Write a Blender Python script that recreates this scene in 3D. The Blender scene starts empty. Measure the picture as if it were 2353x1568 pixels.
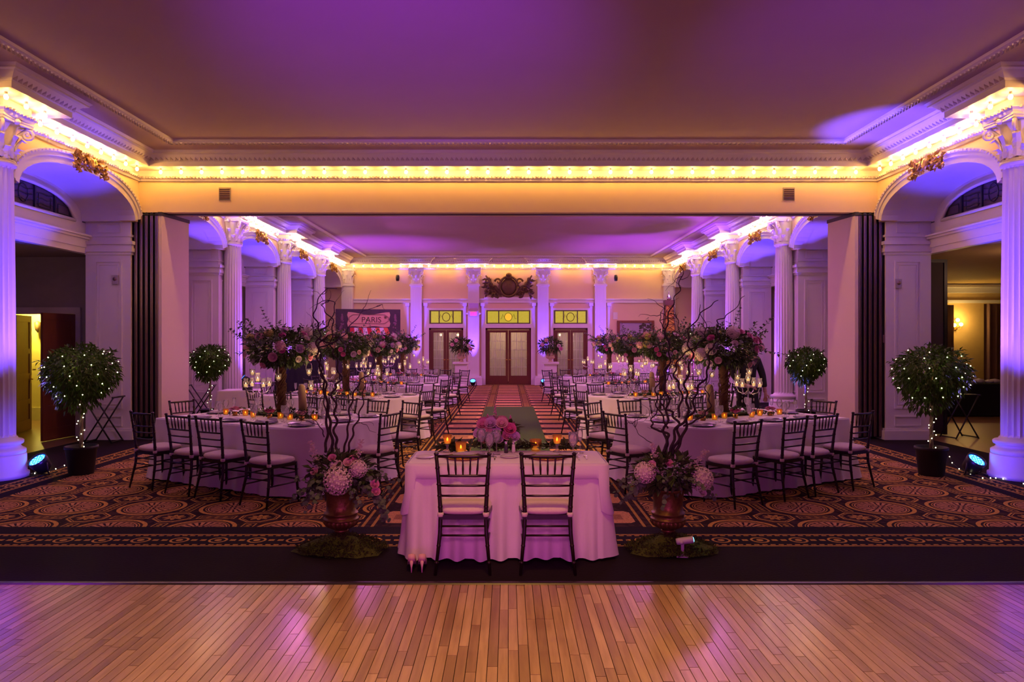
import bpy, math, random
from mathutils import Vector, Matrix, Euler
R = random.Random(7)
PI = math.pi
C = bpy.context.scene.collection
sc = bpy.context.scene
# ------------------------------------------------------------------ camera, world, exposure, large lights
F = 1650.0; H = 1.75
cd = bpy.data.cameras.new('camera'); cam = bpy.data.objects.new('camera', cd); C.objects.link(cam)
cam.location = (0, 0, H); cam.rotation_euler = (PI/2, 0, 0)
cd.sensor_width = 36; cd.lens = F/2353*36; cd.shift_x = 8.5/2353; cd.shift_y = 0
cd.clip_start = 0.05; cd.clip_end = 200
sc.camera = cam
sc.view_settings.view_transform = 'Standard'; sc.view_settings.look = 'None'
sc.view_settings.gamma = 1; sc.view_settings.use_curve_mapping = False
sc.view_settings.exposure = 0.0
sc.cycles.transparent_max_bounces = 32
sc.cycles.max_bounces = 5; sc.cycles.diffuse_bounces = 3; sc.cycles.glossy_bounces = 2
sc.cycles.sample_clamp_indirect = 6
w = bpy.data.worlds.new('world'); sc.world = w; w.use_nodes = True
w.node_tree.nodes['Background'].inputs[0].default_value = (.40, .14, .36, 1)
w.node_tree.nodes['Background'].inputs[1].default_value = 0.05
VIOLET = (.125, .05, 1.0); BLUE = (.07, .04, 1.0); WARM = (1.0, .60, .20); MAGENTA = (1.0, .22, .62)
def spot(name, loc, to, energy, col, angle, blend=.6, r=.08):
    l = bpy.data.lights.new(name, 'SPOT'); l.energy = energy; l.color = col
    l.spot_size = math.radians(angle); l.spot_blend = blend; l.shadow_soft_size = r
    o = bpy.data.objects.new(name, l); C.objects.link(o); o.location = loc
    o.rotation_euler = (Vector(to)-Vector(loc)).to_track_quat('-Z', 'Y').to_euler(); return o
def area(name, loc, to, energy, col, sx, sy):
    l = bpy.data.lights.new(name, 'AREA'); l.energy = energy; l.color = col; l.shape = 'RECTANGLE'; l.size = sx; l.size_y = sy
    o = bpy.data.objects.new(name, l); C.objects.link(o); o.location = loc
    o.rotation_euler = (Vector(to)-Vector(loc)).to_track_quat('-Z', 'Y').to_euler(); return o
def point(name, loc, energy, col, r=.03):
    l = bpy.data.lights.new(name, 'POINT'); l.energy = energy; l.color = col; l.shadow_soft_size = r
    o = bpy.data.objects.new(name, l); C.objects.link(o); o.location = loc; return o
UP = 2.6        # strength of the LED uplights
spot('stage_wash', (0, -2.6, 3.4), (0, 6.3, .55), 820, (1, .17, .50), 25, 1.0, .5)
area('ceiling_wash', (0, 1.5, .5), (0, 5.5, 5.2), 45, (.62, .03, .80), 4, 1.0)
spot('floor_wash', (0, 3.9, 4.8), (0, 3.2, 0), 520, (1, .50, .10), 96, 1.0, .4)
spot('ceiling_effect', (-1.0, 2.7, .35), (-1.1, 7.6, 5.0), 1500, (.34, .03, 1), 44, 1.0, .15)
spot('ceiling_effect', (3.2, 2.7, .35), (3.7, 7.4, 5.0), 620, (.34, .03, 1), 34, 1.0, .15)
spot('dj_wash', (-5.6, 4.6, 4.7), (-3.75, 4.5, 0), 420, (.5, .03, 1), 26, .8, .1)
spot('dj_wash', (5.6, 4.4, 4.7), (3.75, 4.3, 0), 420, (.5, .03, 1), 26, .8, .1)
spot('aisle_wash', (0, 10.9, 4.9), (0, 11.8, 0), 620, (1, .58, .20), 66, .9, .3)
spot('aisle_wash', (0, 16.5, 4.9), (0, 17.5, 0), 420, (1, .52, .24), 70, .9, .3)
for s in (-1, 1): spot('partition_fill', (s*2.2, 13.5, 4.9), (s*6.2, 13.2, 1.9), 330, (1, .60, .27), 48, .35, .1)  # unseen warm spots added to brighten the folded partition panels
for yy in (16, 20.5, 25):
    for s in (-1, 1):
        area('ambient_fill', (s*4.5, yy, 4.6), (s*2.4, yy, 0), 95, (.82, .17, .85), 1.0, 1.0)  # soft fill added for the pink-violet bounce of uplights and bulbs
for s in (-1, 1):
    area('ambient_fill', (s*4.2, 9.5, 4.7), (s*3.2, 9.8, 0), 34, (.80, .26, .75), 1.0, 1.0)  # same added fill, over the nearest tables
# ------------------------------------------------------------------ mesh builder
def perp(d):
    d = Vector(d).normalized(); a = Vector((0, 0, 1)) if abs(d.z) < .9 else Vector((1, 0, 0))
    u = d.cross(a).normalized(); return u, d.cross(u).normalized()
class MB:
    def __init__(s): s.v = []; s.f = []; s.m = []; s.s = []; s.M = None; s.mi = 0; s.smooth = False
    def add(s, vs, fs, smooth=None):
        b = len(s.v)
        if s.M is not None: vs = [tuple(s.M @ Vector(v)) for v in vs]
        s.v.extend([tuple(v) for v in vs]); sm = s.smooth if smooth is None else smooth
        for f in fs: s.f.append(tuple(b+i for i in f)); s.m.append(s.mi); s.s.append(sm)
        return s
    def box(s, x0, x1, y0, y1, z0, z1):
        return s.add([(x0,y0,z0),(x1,y0,z0),(x1,y1,z0),(x0,y1,z0),(x0,y0,z1),(x1,y0,z1),(x1,y1,z1),(x0,y1,z1)],
            [(0,3,2,1),(4,5,6,7),(0,1,5,4),(1,2,6,5),(2,3,7,6),(3,0,4,7)], False)
    def cbox(s, c, d, rz=0):
        cc, ss = math.cos(rz), math.sin(rz); vs = []
        for sz in (-1, 1):
            for sx, sy in ((-1,-1),(1,-1),(1,1),(-1,1)):
                x, y = sx*d[0]/2, sy*d[1]/2
                vs.append((c[0]+x*cc-y*ss, c[1]+x*ss+y*cc, c[2]+sz*d[2]/2))
        return s.add(vs, [(0,3,2,1),(4,5,6,7),(0,1,5,4),(1,2,6,5),(2,3,7,6),(3,0,4,7)], False)
    def tube(s, pts, rs, n=6, cap=True):
        pts = [Vector(p) for p in pts]; k = len(pts)
        if not isinstance(rs, (list, tuple)): rs = [rs]*k
        vs = []; u = None
        for i, p in enumerate(pts):
            d = pts[min(i+1, k-1)]-pts[max(i-1, 0)]
            if d.length < 1e-9: d = Vector((0, 0, 1))
            d.normalize()
            if u is None: u, _ = perp(d)
            u = (u-d*u.dot(d))
            if u.length < 1e-6: u, _ = perp(d)
            u.normalize(); w_ = d.cross(u)
            for j in range(n):
                a = 2*PI*j/n; vs.append(p+(u*math.cos(a)+w_*math.sin(a))*rs[i])
        fs = [(i*n+j, i*n+(j+1) % n, (i+1)*n+(j+1) % n, (i+1)*n+j) for i in range(k-1) for j in range(n)]
        s.add(vs, fs, True)
        if cap:
            b = len(s.v)-k*n
            s.f.append(tuple(range(b+n-1, b-1, -1))); s.f.append(tuple(range(b+(k-1)*n, b+k*n))); s.m += [s.mi]*2; s.s += [False]*2
        return s
    def lathe(s, prof, n=16, c=(0,0,0), cap=True, a0=0):
        k = len(prof); vs = []
        for r, z in prof:
            for j in range(n):
                a = a0+2*PI*j/n; vs.append((c[0]+r*math.cos(a), c[1]+r*math.sin(a), c[2]+z))
        fs = [(i*n+j, i*n+(j+1) % n, (i+1)*n+(j+1) % n, (i+1)*n+j) for i in range(k-1) for j in range(n)]
        s.add(vs, fs, n > 7)
        if cap:
            b = len(s.v)-k*n
            if prof[0][0] > 1e-4: s.f.append(tuple(range(b+n-1, b-1, -1))); s.m.append(s.mi); s.s.append(False)
            if prof[-1][0] > 1e-4: s.f.append(tuple(range(b+(k-1)*n, b+k*n))); s.m.append(s.mi); s.s.append(False)
        return s
    def ball(s, c, r, n=8, m=5, sc_=(1,1,1)):
        vs = []; fs = []
        for i in range(1, m):
            t = PI*i/m
            for j in range(n):
                a = 2*PI*j/n
                vs.append((c[0]+r*sc_[0]*math.sin(t)*math.cos(a), c[1]+r*sc_[1]*math.sin(t)*math.sin(a), c[2]+r*sc_[2]*math.cos(t)))
        top = len(vs); vs.append((c[0], c[1], c[2]+r*sc_[2])); vs.append((c[0], c[1], c[2]-r*sc_[2]))
        for i in range(m-2):
            for j in range(n): fs.append((i*n+j, (i+1)*n+j, (i+1)*n+(j+1) % n, i*n+(j+1) % n))
        for j in range(n):
            fs.append((top, j, (j+1) % n)); b = (m-2)*n; fs.append((top+1, b+(j+1) % n, b+j))
        return s.add(vs, fs, True)
    def prism(s, poly, z0, z1):   # poly in xy
        n = len(poly); vs = [(x, y, z0) for x, y in poly]+[(x, y, z1) for x, y in poly]
        return s.add(vs, [tuple(range(n-1, -1, -1)), tuple(range(n, 2*n))]+[(i, (i+1) % n, n+(i+1) % n, n+i) for i in range(n)], False)
    def strip(s, poly, axis, a0, a1):  # poly of (p,q) extruded along axis x or y
        n = len(poly)
        f = (lambda a, p, q: (a, p, q)) if axis == 'x' else (lambda a, p, q: (p, a, q))
        vs = [f(a0, p, q) for p, q in poly]+[f(a1, p, q) for p, q in poly]
        return s.add(vs, [tuple(range(n-1, -1, -1)), tuple(range(n, 2*n))]+[(i, (i+1) % n, n+(i+1) % n, n+i) for i in range(n)], False)
    def leaf(s, p, d, up, L, W, fold=.15):
        d = Vector(d).normalized(); sd = d.cross(Vector(up))
        if sd.length < 1e-5: sd = perp(d)[0]
        sd.normalize(); nn = sd.cross(d); p = Vector(p)
        return s.add([p, p+d*L*.45+sd*W*.5+nn*W*fold, p+d*L*.45-sd*W*.5+nn*W*fold, p+d*L-nn*L*.12], [(0, 1, 3), (0, 3, 2)], False)
    def disc(s, p, nrm, r, n=6):
        u, v = perp(nrm); p = Vector(p)
        return s.add([p+(u*math.cos(2*PI*j/n)+v*math.sin(2*PI*j/n))*r for j in range(n)], [tuple(range(n))], False)
    def data(s, name, mats):
        me = bpy.data.meshes.new(name); me.from_pydata(s.v, [], s.f)
        if not isinstance(mats, (list, tuple)): mats = [mats]
        for m in mats: me.materials.append(m)
        me.polygons.foreach_set('material_index', s.m); me.polygons.foreach_set('use_smooth', s.s); me.update()
        return me
CH = {}
def link(o, parent=None):
    C.objects.link(o)
    if parent is not None: o.parent = parent; CH.setdefault(parent.name, []).append(o)
    return o
def obj(name, mb, mats, parent=None, loc=None, rot=None, sc_=None):
    me = mb if isinstance(mb, bpy.types.Mesh) else mb.data(name, mats)
    o = bpy.data.objects.new(name, me)
    if loc is not None: o.location = loc
    if rot is not None: o.rotation_euler = rot if isinstance(rot, (tuple, list, Euler)) else (0, 0, rot)
    if sc_ is not None: o.scale = (sc_,)*3 if isinstance(sc_, (int, float)) else sc_
    return link(o, parent)
def tag(o, label, cat, group=None):
    o['label'] = label; o['category'] = cat
    if group: o['group'] = group
    return o
def thing(name, label=None, cat=None, loc=(0,0,0), rz=0, group=None):
    o = bpy.data.objects.new(name, None); o.empty_display_size = .1; o.location = loc; o.rotation_euler = (0, 0, rz)
    if label: tag(o, label, cat, group)
    return link(o)
def struct(name, mb, mats, parent=None):
    o = obj(name, mb, mats, parent)
    if parent is None: o['kind'] = 'structure'
    return o
def copy_tree(o, parent=None):
    c = o.copy(); link(c, parent)
    for ch in CH.get(o.name, []): copy_tree(ch, c)
    return c
class Kind:
    def __init__(s, build): s.build = build; s.root = None; s.used = False
    def put(s, loc, rz, label, cat, group=None, scale=None):
        if s.root is None: s.root = s.build(); r = s.root
        else: r = copy_tree(s.root)
        r.location = loc; r.rotation_euler = (0, 0, rz)
        if scale is not None: r.scale = (scale,)*3 if isinstance(scale, (int, float)) else scale
        if 'group' in r: del r['group']
        tag(r, label, cat, group); return r
def D(px, py, Y): return Vector(((px-1168)*Y/F, Y, H+(784-py)*Y/F))
def G(px, py, Z=0.0):
    Y = F*(H-Z)/(py-784); return Vector(((px-1168)*Y/F, Y, Z))
# ------------------------------------------------------------------ materials
def mat(name, col, rough=.6, metal=0, col2=None, scale=8, bump=0, emit=None, estr=0, spec=.5, sheen=0, stretch=None, bscale=None):
    m = bpy.data.materials.new(name); m.use_nodes = True; nt = m.node_tree; b = nt.nodes['Principled BSDF']
    b.inputs['Roughness'].default_value = rough; b.inputs['Metallic'].default_value = metal
    b.inputs['Specular IOR Level'].default_value = spec; b.inputs['Sheen Weight'].default_value = sheen
    tc = nt.nodes.new('ShaderNodeTexCoord'); mp = nt.nodes.new('ShaderNodeMapping')
    nt.links.new(tc.outputs['Object'], mp.inputs[0])
    if stretch: mp.inputs['Scale'].default_value = stretch
    nz = nt.nodes.new('ShaderNodeTexNoise'); nz.inputs['Scale'].default_value = scale; nz.inputs['Detail'].default_value = 4
    nt.links.new(mp.outputs[0], nz.inputs['Vector'])
    mx = nt.nodes.new('ShaderNodeMix'); mx.data_type = 'RGBA'
    c2 = col2 or tuple(c*.82 for c in col)
    mx.inputs[6].default_value = (*col, 1); mx.inputs[7].default_value = (*c2, 1)
    nt.links.new(nz.outputs[0], mx.inputs[0]); nt.links.new(mx.outputs[2], b.inputs['Base Color'])
    if bump:
        bp = nt.nodes.new('ShaderNodeBump'); bp.inputs['Strength'].default_value = bump; bp.inputs['Distance'].default_value = .02
        n2 = nt.nodes.new('ShaderNodeTexNoise'); n2.inputs['Scale'].default_value = bscale or scale*3
        nt.links.new(mp.outputs[0], n2.inputs['Vector']); nt.links.new(n2.outputs[0], bp.inputs['Height']); nt.links.new(bp.outputs[0], b.inputs['Normal'])
    if emit: b.inputs['Emission Color'].default_value = (*emit, 1); b.inputs['Emission Strength'].default_value = estr
    return m
def glassmat(name, tint=(.98, .97, .98), gl=1.0, milk=.10):
    m = bpy.data.materials.new(name); m.use_nodes = True; nt = m.node_tree; nt.nodes.clear()
    o = nt.nodes.new('ShaderNodeOutputMaterial'); t = nt.nodes.new('ShaderNodeBsdfTransparent'); g = nt.nodes.new('ShaderNodeBsdfGlossy')
    t.inputs[0].default_value = (*tint, 1); g.inputs['Roughness'].default_value = .04; g.inputs[0].default_value = (gl, gl, gl, 1)
    fr = nt.nodes.new('ShaderNodeLayerWeight'); fr.inputs[0].default_value = .22
    mx = nt.nodes.new('ShaderNodeMixShader'); nt.links.new(fr.outputs['Fresnel'], mx.inputs[0])
    nt.links.new(t.outputs[0], mx.inputs[1]); nt.links.new(g.outputs[0], mx.inputs[2])
    tr = nt.nodes.new('ShaderNodeBsdfTranslucent'); tr.inputs[0].default_value = (*tint, 1); df = nt.nodes.new('ShaderNodeBsdfDiffuse'); df.inputs[0].default_value = (*tint, 1)
    a1 = nt.nodes.new('ShaderNodeMixShader'); a1.inputs[0].default_value = .5; a2 = nt.nodes.new('ShaderNodeMixShader'); a2.inputs[0].default_value = milk
    nt.links.new(tr.outputs[0], a1.inputs[1]); nt.links.new(df.outputs[0], a1.inputs[2]); nt.links.new(mx.outputs[0], a2.inputs[1]); nt.links.new(a1.outputs[0], a2.inputs[2]); nt.links.new(a2.outputs[0], o.inputs[0]); return m
M_wall = mat('cream_plaster', (.80, .64, .38), .7, col2=(.76, .59, .34), scale=2)
M_white = mat('white_paint', (.80, .77, .76), .45, col2=(.74, .71, .70), scale=3)
M_ceil = mat('ceiling_plaster', (.44, .33, .34), .8, col2=(.40, .29, .31), scale=1.2, bump=.08, bscale=3)
M_cream = mat('cream_panel', (.72, .62, .47), .6, col2=(.70, .60, .45), scale=30, bump=.1)
M_greywall = mat('grey_wall', (.30, .26, .25), .8)
M_black = mat('black_metal', (.012, .010, .012), .4, col2=(.02, .018, .02))
M_blackedge = mat('black_seal', (.010, .008, .009), .5)
M_alum = mat('bronze_strip', (.35, .22, .20), .35, .8)
M_darkwood = mat('mahogany', (.018, .006, .006), .36, col2=(.008, .003, .003), scale=20, stretch=(1, 1, .2))
M_doorwood = mat('door_wood', (.16, .045, .02), .35, col2=(.09, .022, .012), scale=14, stretch=(3, 3, .4))
M_cushion = mat('cushion_fabric', (.76, .68, .58), .85, sheen=.3, scale=40, bump=.15)
M_cloth = mat('white_linen', (.80, .75, .77), .85, col2=(.77, .72, .74), scale=60, bump=.12, sheen=.2)
M_napkin = mat('grey_napkin', (.55, .50, .55), .9, scale=40)
M_plate = mat('dark_charger', (.06, .04, .07), .25, scale=20)
M_goldplate = mat('gold_charger', (.75, .45, .12), .25, .9)
M_china = mat('white_china', (.82, .80, .80), .15)
M_silver = mat('silver', (.75, .72, .74), .2, 1)
M_gilt = mat('gilded_plaster', (.80, .52, .10), .4, .6, col2=(.30, .16, .03), scale=12, bump=.3)
M_bronze = mat('bronze_relief', (.16, .09, .04), .5, .4, col2=(.06, .03, .015), scale=10, bump=.3)
M_urn = mat('antique_copper', (.30, .17, .055), .42, .6, col2=(.10, .05, .016), scale=9, bump=.25)
M_stone = mat('gilt_stone', (.62, .50, .28), .5, .2, col2=(.45, .33, .16), scale=8)
M_leaf = mat('dark_leaf', (.075, .125, .022), .55, col2=(.03, .055, .012), scale=6)
M_leaf2 = mat('eucalyptus_leaf', (.12, .17, .09), .6, col2=(.06, .09, .045), scale=9)
M_leaf3 = mat('olive_leaf', (.11, .13, .03), .5, col2=(.05, .07, .015), scale=9)
M_ficus = mat('ficus_leaf', (.075, .15, .015), .5, col2=(.04, .08, .008), scale=9, spec=.2)
M_bark = mat('brown_bark', (.10, .055, .03), .8, col2=(.04, .02, .012), scale=25, bump=.5)
M_willow = mat('willow_bark', (.035, .018, .014), .7, col2=(.015, .008, .007), scale=25)
M_vine = mat('vine_wrap', (.17, .075, .025), .8, col2=(.06, .022, .010), scale=30, bump=.6)
M_ftrunk = mat('grey_bark', (.28, .19, .13), .8, col2=(.14, .09, .06), scale=20, bump=.4)
M_moss = mat('moss', (.10, .13, .010), .95, col2=(.03, .04, .004), scale=25, bump=.8)
M_mossrun = mat('moss_runner', (.055, .12, .008), .95, col2=(.03, .06, .004), scale=40, bump=.8)
M_fl_white = mat('ivory_petal', (.80, .70, .62), .7, col2=(.68, .58, .48), scale=20)
M_fl_pink = mat('pink_petal', (.72, .28, .40), .7, col2=(.60, .20, .32), scale=20)
M_fl_blush = mat('blush_petal', (.78, .48, .46), .7, col2=(.68, .38, .38), scale=20)
M_fl_hot = mat('rose_petal', (.75, .16, .34), .7, col2=(.6, .10, .26), scale=20)
M_fl_lilac = mat('lilac_petal', (.62, .42, .62), .7)
M_fl_green = mat('green_yellow_petal', (.55, .55, .12), .7)
M_candle = mat('candle_wax', (.85, .75, .45), .5, emit=(1, .65, .22), estr=.55)
M_flame = mat('flame', (1, .7, .3), .5, emit=(1, .55, .15), estr=14)
M_bulb = mat('lit_bulb', (1, .8, .5), .3, emit=(1, .47, .09), estr=150)
M_bulb2 = mat('lit_bulb_pale', (1, .8, .5), .3, emit=(1, .60, .28), estr=160)
M_lamp = mat('lit_globe', (1, .8, .5), .3, emit=(1, .74, .40), estr=14)
M_fairy = mat('fairy_bulb', (1, .9, .6), .3, emit=(1, .88, .55), estr=10)
M_led = mat('led_lens', (.02, .1, 1), .3, emit=(.01, .12, 1), estr=5)
M_ledw = mat('led_core', (.3, .6, 1), .3, emit=(.12, .55, 1), estr=6)
M_glass = glassmat('clear_glass')
M_amber = glassmat('amber_glass', (.95, .62, .22), milk=.30)
M_crystal = glassmat('crystal', (.96, .94, .96), milk=.16)
M_skin = mat('skin', (.50, .27, .20), .6)
M_suit = mat('black_cloth', (.010, .009, .012), .9)
M_pot = mat('black_pot', (.012, .011, .013), .6)
M_blackcloth = mat('black_drape', (.012, .010, .016), .9)
# ------------------------------------------------------------------ carpet material by distance fields
class E:
    nt = None
    def __init__(s, x): s.x = x
    @staticmethod
    def op(o, a, b=None, c=None):
        n = E.nt.nodes.new('ShaderNodeMath'); n.operation = o
        for i, q in enumerate((a, b, c)):
            if q is None: continue
            if isinstance(q, E): E.nt.links.new(q.x, n.inputs[i])
            else: n.inputs[i].default_value = q
        return E(n.outputs[0])
    def __add__(a, b): return E.op('ADD', a, b)
    def __sub__(a, b): return E.op('SUBTRACT', a, b)
    def __mul__(a, b): return E.op('MULTIPLY', a, b)
    def abs(a): return E.op('ABSOLUTE', a)
    def lt(a, b): return E.op('LESS_THAN', a, b)
    def gt(a, b): return E.op('GREATER_THAN', a, b)
    def sin(a): return E.op('SINE', a)
    def mx(a, b): return E.op('MAXIMUM', a, b)
    def mn(a, b): return E.op('MINIMUM', a, b)
    def cell(a, size, ph=0): return (E.op('FRACT', E.op('MULTIPLY_ADD', a, 1/size, ph))-.5)*size
def band(r, a, b): return r.gt(a)*r.lt(b)
def carpet_material():
    m = bpy.data.materials.new('patterned_carpet'); m.use_nodes = True; nt = m.node_tree; E.nt = nt
    b = nt.nodes['Principled BSDF']; b.inputs['Roughness'].default_value = .95; b.inputs['Specular IOR Level'].default_value = .12
    tc = nt.nodes.new('ShaderNodeTexCoord'); sp = nt.nodes.new('ShaderNodeSeparateXYZ'); nt.links.new(tc.outputs['Object'], sp.inputs[0])
    X, Y = E(sp.outputs[0]), E(sp.outputs[1]); S = .85
    u, v = X.cell(S, .5+2.04/S), Y.cell(S, .5-6.70/S+8)
    u2, v2 = X.cell(S, 2.04/S), Y.cell(S, -6.70/S+8)
    r = E.op('SQRT', u*u+v*v); th = E.op('ARCTAN2', v, u)
    r2 = E.op('SQRT', u2*u2+v2*v2); th2 = E.op('ARCTAN2', v2, u2)
    oc = (u2.abs().mx(v2.abs())).mx((u2.abs()+v2.abs())*.74)
    spoke = (th*22).sin().gt(-.35)
    fan = (band(r, .115, .225)*spoke).mx(band(r, .235, .25)).mx(band(r, .035, .085)*(th*8).sin().gt(-.2)).mx(r.lt(.018)).mx(band(r, .095, .105))
    ring = band(r, .295, .335).mx(band(r, .262, .272))
    octl = band(oc, .172, .190).mx(band(oc, .150, .158)); flow = r2.lt(E.op('MULTIPLY_ADD', (th2*8).sin(), .025, .085))*r2.gt(.03); flow = flow.mx(r2.lt(.02))
    def rect(a, c, ha, hc):
        d = (a.abs()-ha).mx(c.abs()-hc)
        return d.lt(0)*d.gt(-.012), d.lt(-.03)*((a*38).sin()*(c*52).sin()).abs().lt(.45)
    b1, b1f = rect(u2, v, .060, .19); b2, b2f = rect(u, v2, .19, .060)
    gold = ring.mx(octl).mx(b1).mx(b2).mx(flow*.8).mx(b1f*.5).mx(b2f*.5)
    pink = fan
    fieldm = X.abs().lt(5.65)*Y.gt(6.76)*X.abs().gt(1.42)
    # aisle ladder
    lv = Y.cell(S, .1); la = X.abs()
    lz = ((la-.93).abs()*.9+lv.abs()*.9).lt(.44)*(la-.93).abs().lt(.30)*lv.abs().lt(.24)
    lzin = ((la-.93).abs()).lt(.2)*(lv.abs()).lt(.10)
    mid = la.lt(.36)*lv.abs().lt(.27)
    dots = band(la, .42, .58)*(Y.cell(.17).abs().lt(.045))
    edge = band(la, .60, .615).mx(band(la, 1.27, 1.30)).mx(band(la, .385, .40)).mx(band(la, 1.36, 1.39))
    aism = la.lt(1.42)*Y.gt(6.76)
    ladder = lz.mx(mid)
    # border strip
    dx = (la-5.985).abs(); inx = dx.lt(.15)*Y.gt(6.09); dy = (Y-6.31).abs(); iny = dy.lt(.19)*la.lt(6.14)
    def strip(d, al, hw):
        c = al.cell(.34); q = E.op('SQRT', c*c+d*d)
        return band(d, hw-.022, hw).mx(band(d, hw-.06, hw-.038)*(al.cell(.07).abs().lt(.022))).mx(band(q, .062, .082)).mx(q.lt(.03)).mx(band(c.abs(), .105, .155)*d.lt(.022))
    st = (strip(dx, Y, .15)*inx*Y.gt(6.5)).mx(strip(dy, X, .19)*iny)
    goldm = (gold*fieldm).mx(st).mx(aism*(edge.mx(dots)*.7))
    pinkm = (pink*fieldm).mx(aism*ladder*(E(1) if False else 1.0))
    nz = nt.nodes.new('ShaderNodeTexNoise'); nz.inputs['Scale'].default_value = 45; nz.inputs['Detail'].default_value = 3; nt.links.new(tc.outputs['Object'], nz.inputs[0])
    n = E(nz.outputs[0]); var = E.op('MULTIPLY_ADD', n, 1.7, .05)
    def mix(f, a, c):
        q = nt.nodes.new('ShaderNodeMix'); q.data_type = 'RGBA'; nt.links.new(f.x, q.inputs[0])
        for i, k in ((6, a), (7, c)):
            if isinstance(k, tuple): q.inputs[i].default_value = (*k, 1)
            else: nt.links.new(k, q.inputs[i])
        return q.outputs[2]
    inside = fieldm.mx(aism)
    blot = ((X*31).sin()*(Y*27).sin()+(X*13).sin()*(Y*17).sin()).abs().lt(.5)
    base = mix(inside, (.012, .006, .012), mix(blot, (.050, .022, .018), (.022, .008, .010)))
    c = mix(E.op('MULTIPLY', pinkm, var, None).mn(1.0), base, (.66, .35, .13))
    c = mix((goldm*var).mn(1.0), c, (.66, .38, .07))
    c = mix((aism*lzin)*.55, c, (.12, .04, .03))
    nt.links.new(c, b.inputs['Base Color'])
    bp = nt.nodes.new('ShaderNodeBump'); bp.inputs['Strength'].default_value = .3; bp.inputs['Distance'].default_value = .01
    nt.links.new(nz.outputs[0], bp.inputs['Height']); nt.links.new(bp.outputs[0], b.inputs['Normal'])
    return m
def plank_material(perobj=True):
    m = bpy.data.materials.new('maple_plank'); m.use_nodes = True; nt = m.node_tree
    b = nt.nodes['Principled BSDF']; b.inputs['Roughness'].default_value = .30; b.inputs['Coat Weight'].default_value = .25; b.inputs['Coat Roughness'].default_value = .14
    tc = nt.nodes.new('ShaderNodeTexCoord'); mp = nt.nodes.new('ShaderNodeMapping'); mp.inputs['Scale'].default_value = (26, 2.2, 4)
    oi = nt.nodes.new('ShaderNodeObjectInfo'); ad = nt.nodes.new('ShaderNodeVectorMath'); ad.operation = 'ADD'
    ml = nt.nodes.new('ShaderNodeMath'); ml.operation = 'MULTIPLY'; ml.inputs[1].default_value = 31
    nt.links.new(oi.outputs['Random'], ml.inputs[0]); nt.links.new(tc.outputs['Object'], mp.inputs[0])
    nt.links.new(mp.outputs[0], ad.inputs[0]); nt.links.new(ml.outputs[0], ad.inputs[1])
    nz = nt.nodes.new('ShaderNodeTexNoise'); nz.inputs['Scale'].default_value = 1; nz.inputs['Detail'].default_value = 6; nt.links.new(ad.outputs[0], nz.inputs[0])
    cr = nt.nodes.new('ShaderNodeValToRGB'); e = cr.color_ramp.elements
    e[0].color = (.36, .215, .085, 1); e[1].color = (.66, .46, .22, 1); cr.color_ramp.elements.new(.5).color = (.55, .36, .16, 1)
    nt.links.new(oi.outputs['Random'], cr.inputs[0])
    mx = nt.nodes.new('ShaderNodeMix'); mx.data_type = 'RGBA'; mx.blend_type = 'MULTIPLY'; mx.inputs[0].default_value = .55
    r2 = nt.nodes.new('ShaderNodeValToRGB'); r2.color_ramp.elements[0].color = (.45, .38, .3, 1); r2.color_ramp.elements[0].position = .3; r2.color_ramp.elements[1].position = .62
    nt.links.new(nz.outputs[0], r2.inputs[0]); nt.links.new(cr.outputs[0], mx.inputs[6]); nt.links.new(r2.outputs[0], mx.inputs[7]); nt.links.new(mx.outputs[2], b.inputs['Base Color'])
    return m
M_carpet = carpet_material(); M_plank = plank_material()
M_groove = mat('floor_groove', (.03, .015, .01), .8)
M_darkcarpet = mat('plain_black_carpet', (.012, .008, .012), .95, spec=.1)
# ------------------------------------------------------------------ floor
fl = struct('floor', MB().box(-12, 15.2, -6, 30, -.14, -.016), M_groove)
b = MB().box(-12, 12, -6, 3.2, -.016, -.004); o = obj('plank_field', b, M_plank, fl); o['kind'] = 'stuff'
PW = .057; plk = []
rr = random.Random(3)
for i in range(-82, 82):
    x0 = i*PW; ys = 3.2-rr.random()*.5
    while ys < 5.19:
        L = rr.uniform(.55, 1.35); y1 = min(ys+L, 5.19); y0 = max(ys, 3.2)
        if y1-y0 > .02: plk.append((x0, y0, y1))
        ys += L
def vis(p):
    y0 = max(p[1], 3.64, (abs(p[0])-.03)/.715); return max(0, p[2]-y0)/(.5*(y0+p[2]))**2
plk.sort(key=lambda p: -vis(p))
def plank(b, p):
    a, g = .0009, .0012
    x0, x1, y0, y1 = p[0]+g, p[0]+PW-g, p[1]+g, p[2]-g; z0, z1 = -.016, -.004
    b.add([(x0,y0,z0),(x1,y0,z0),(x1,y1,z0),(x0,y1,z0),(x0+a,y0+a,z1),(x1-a,y0+a,z1),(x1-a,y1-a,z1),(x0+a,y1-a,z1)],
        [(4,5,6,7),(0,1,5,4),(1,2,6,5),(2,3,7,6),(3,0,4,7)], False); return b
for p in plk[:300]: obj('plank', plank(MB(), p), M_plank, fl)
b = MB()
for p in plk[300:]: plank(b, p)
o = obj('plank_strips', b, M_plank, fl); o['kind'] = 'stuff'
b = MB().box(-7.0, 7.0, 5.19, 28.9, -.016, 0)
cp = struct('floor_carpet', b, M_carpet)
b = MB().box(-7.5, -7.0, 5.19, 28.9, -.016, 0).box(7.0, 7.5, 5.19, 28.9, -.016, 0)
struct('floor_carpet_margin', b, M_darkcarpet)
struct('trim_1', MB().strip([(5.165, -.004), (5.175, .004), (5.19, .007), (5.215, .004), (5.215, -.004)], 'x', -7.5, 7.5), mat('carpet_edge_strip', (.03, .02, .022), .35))
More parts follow.
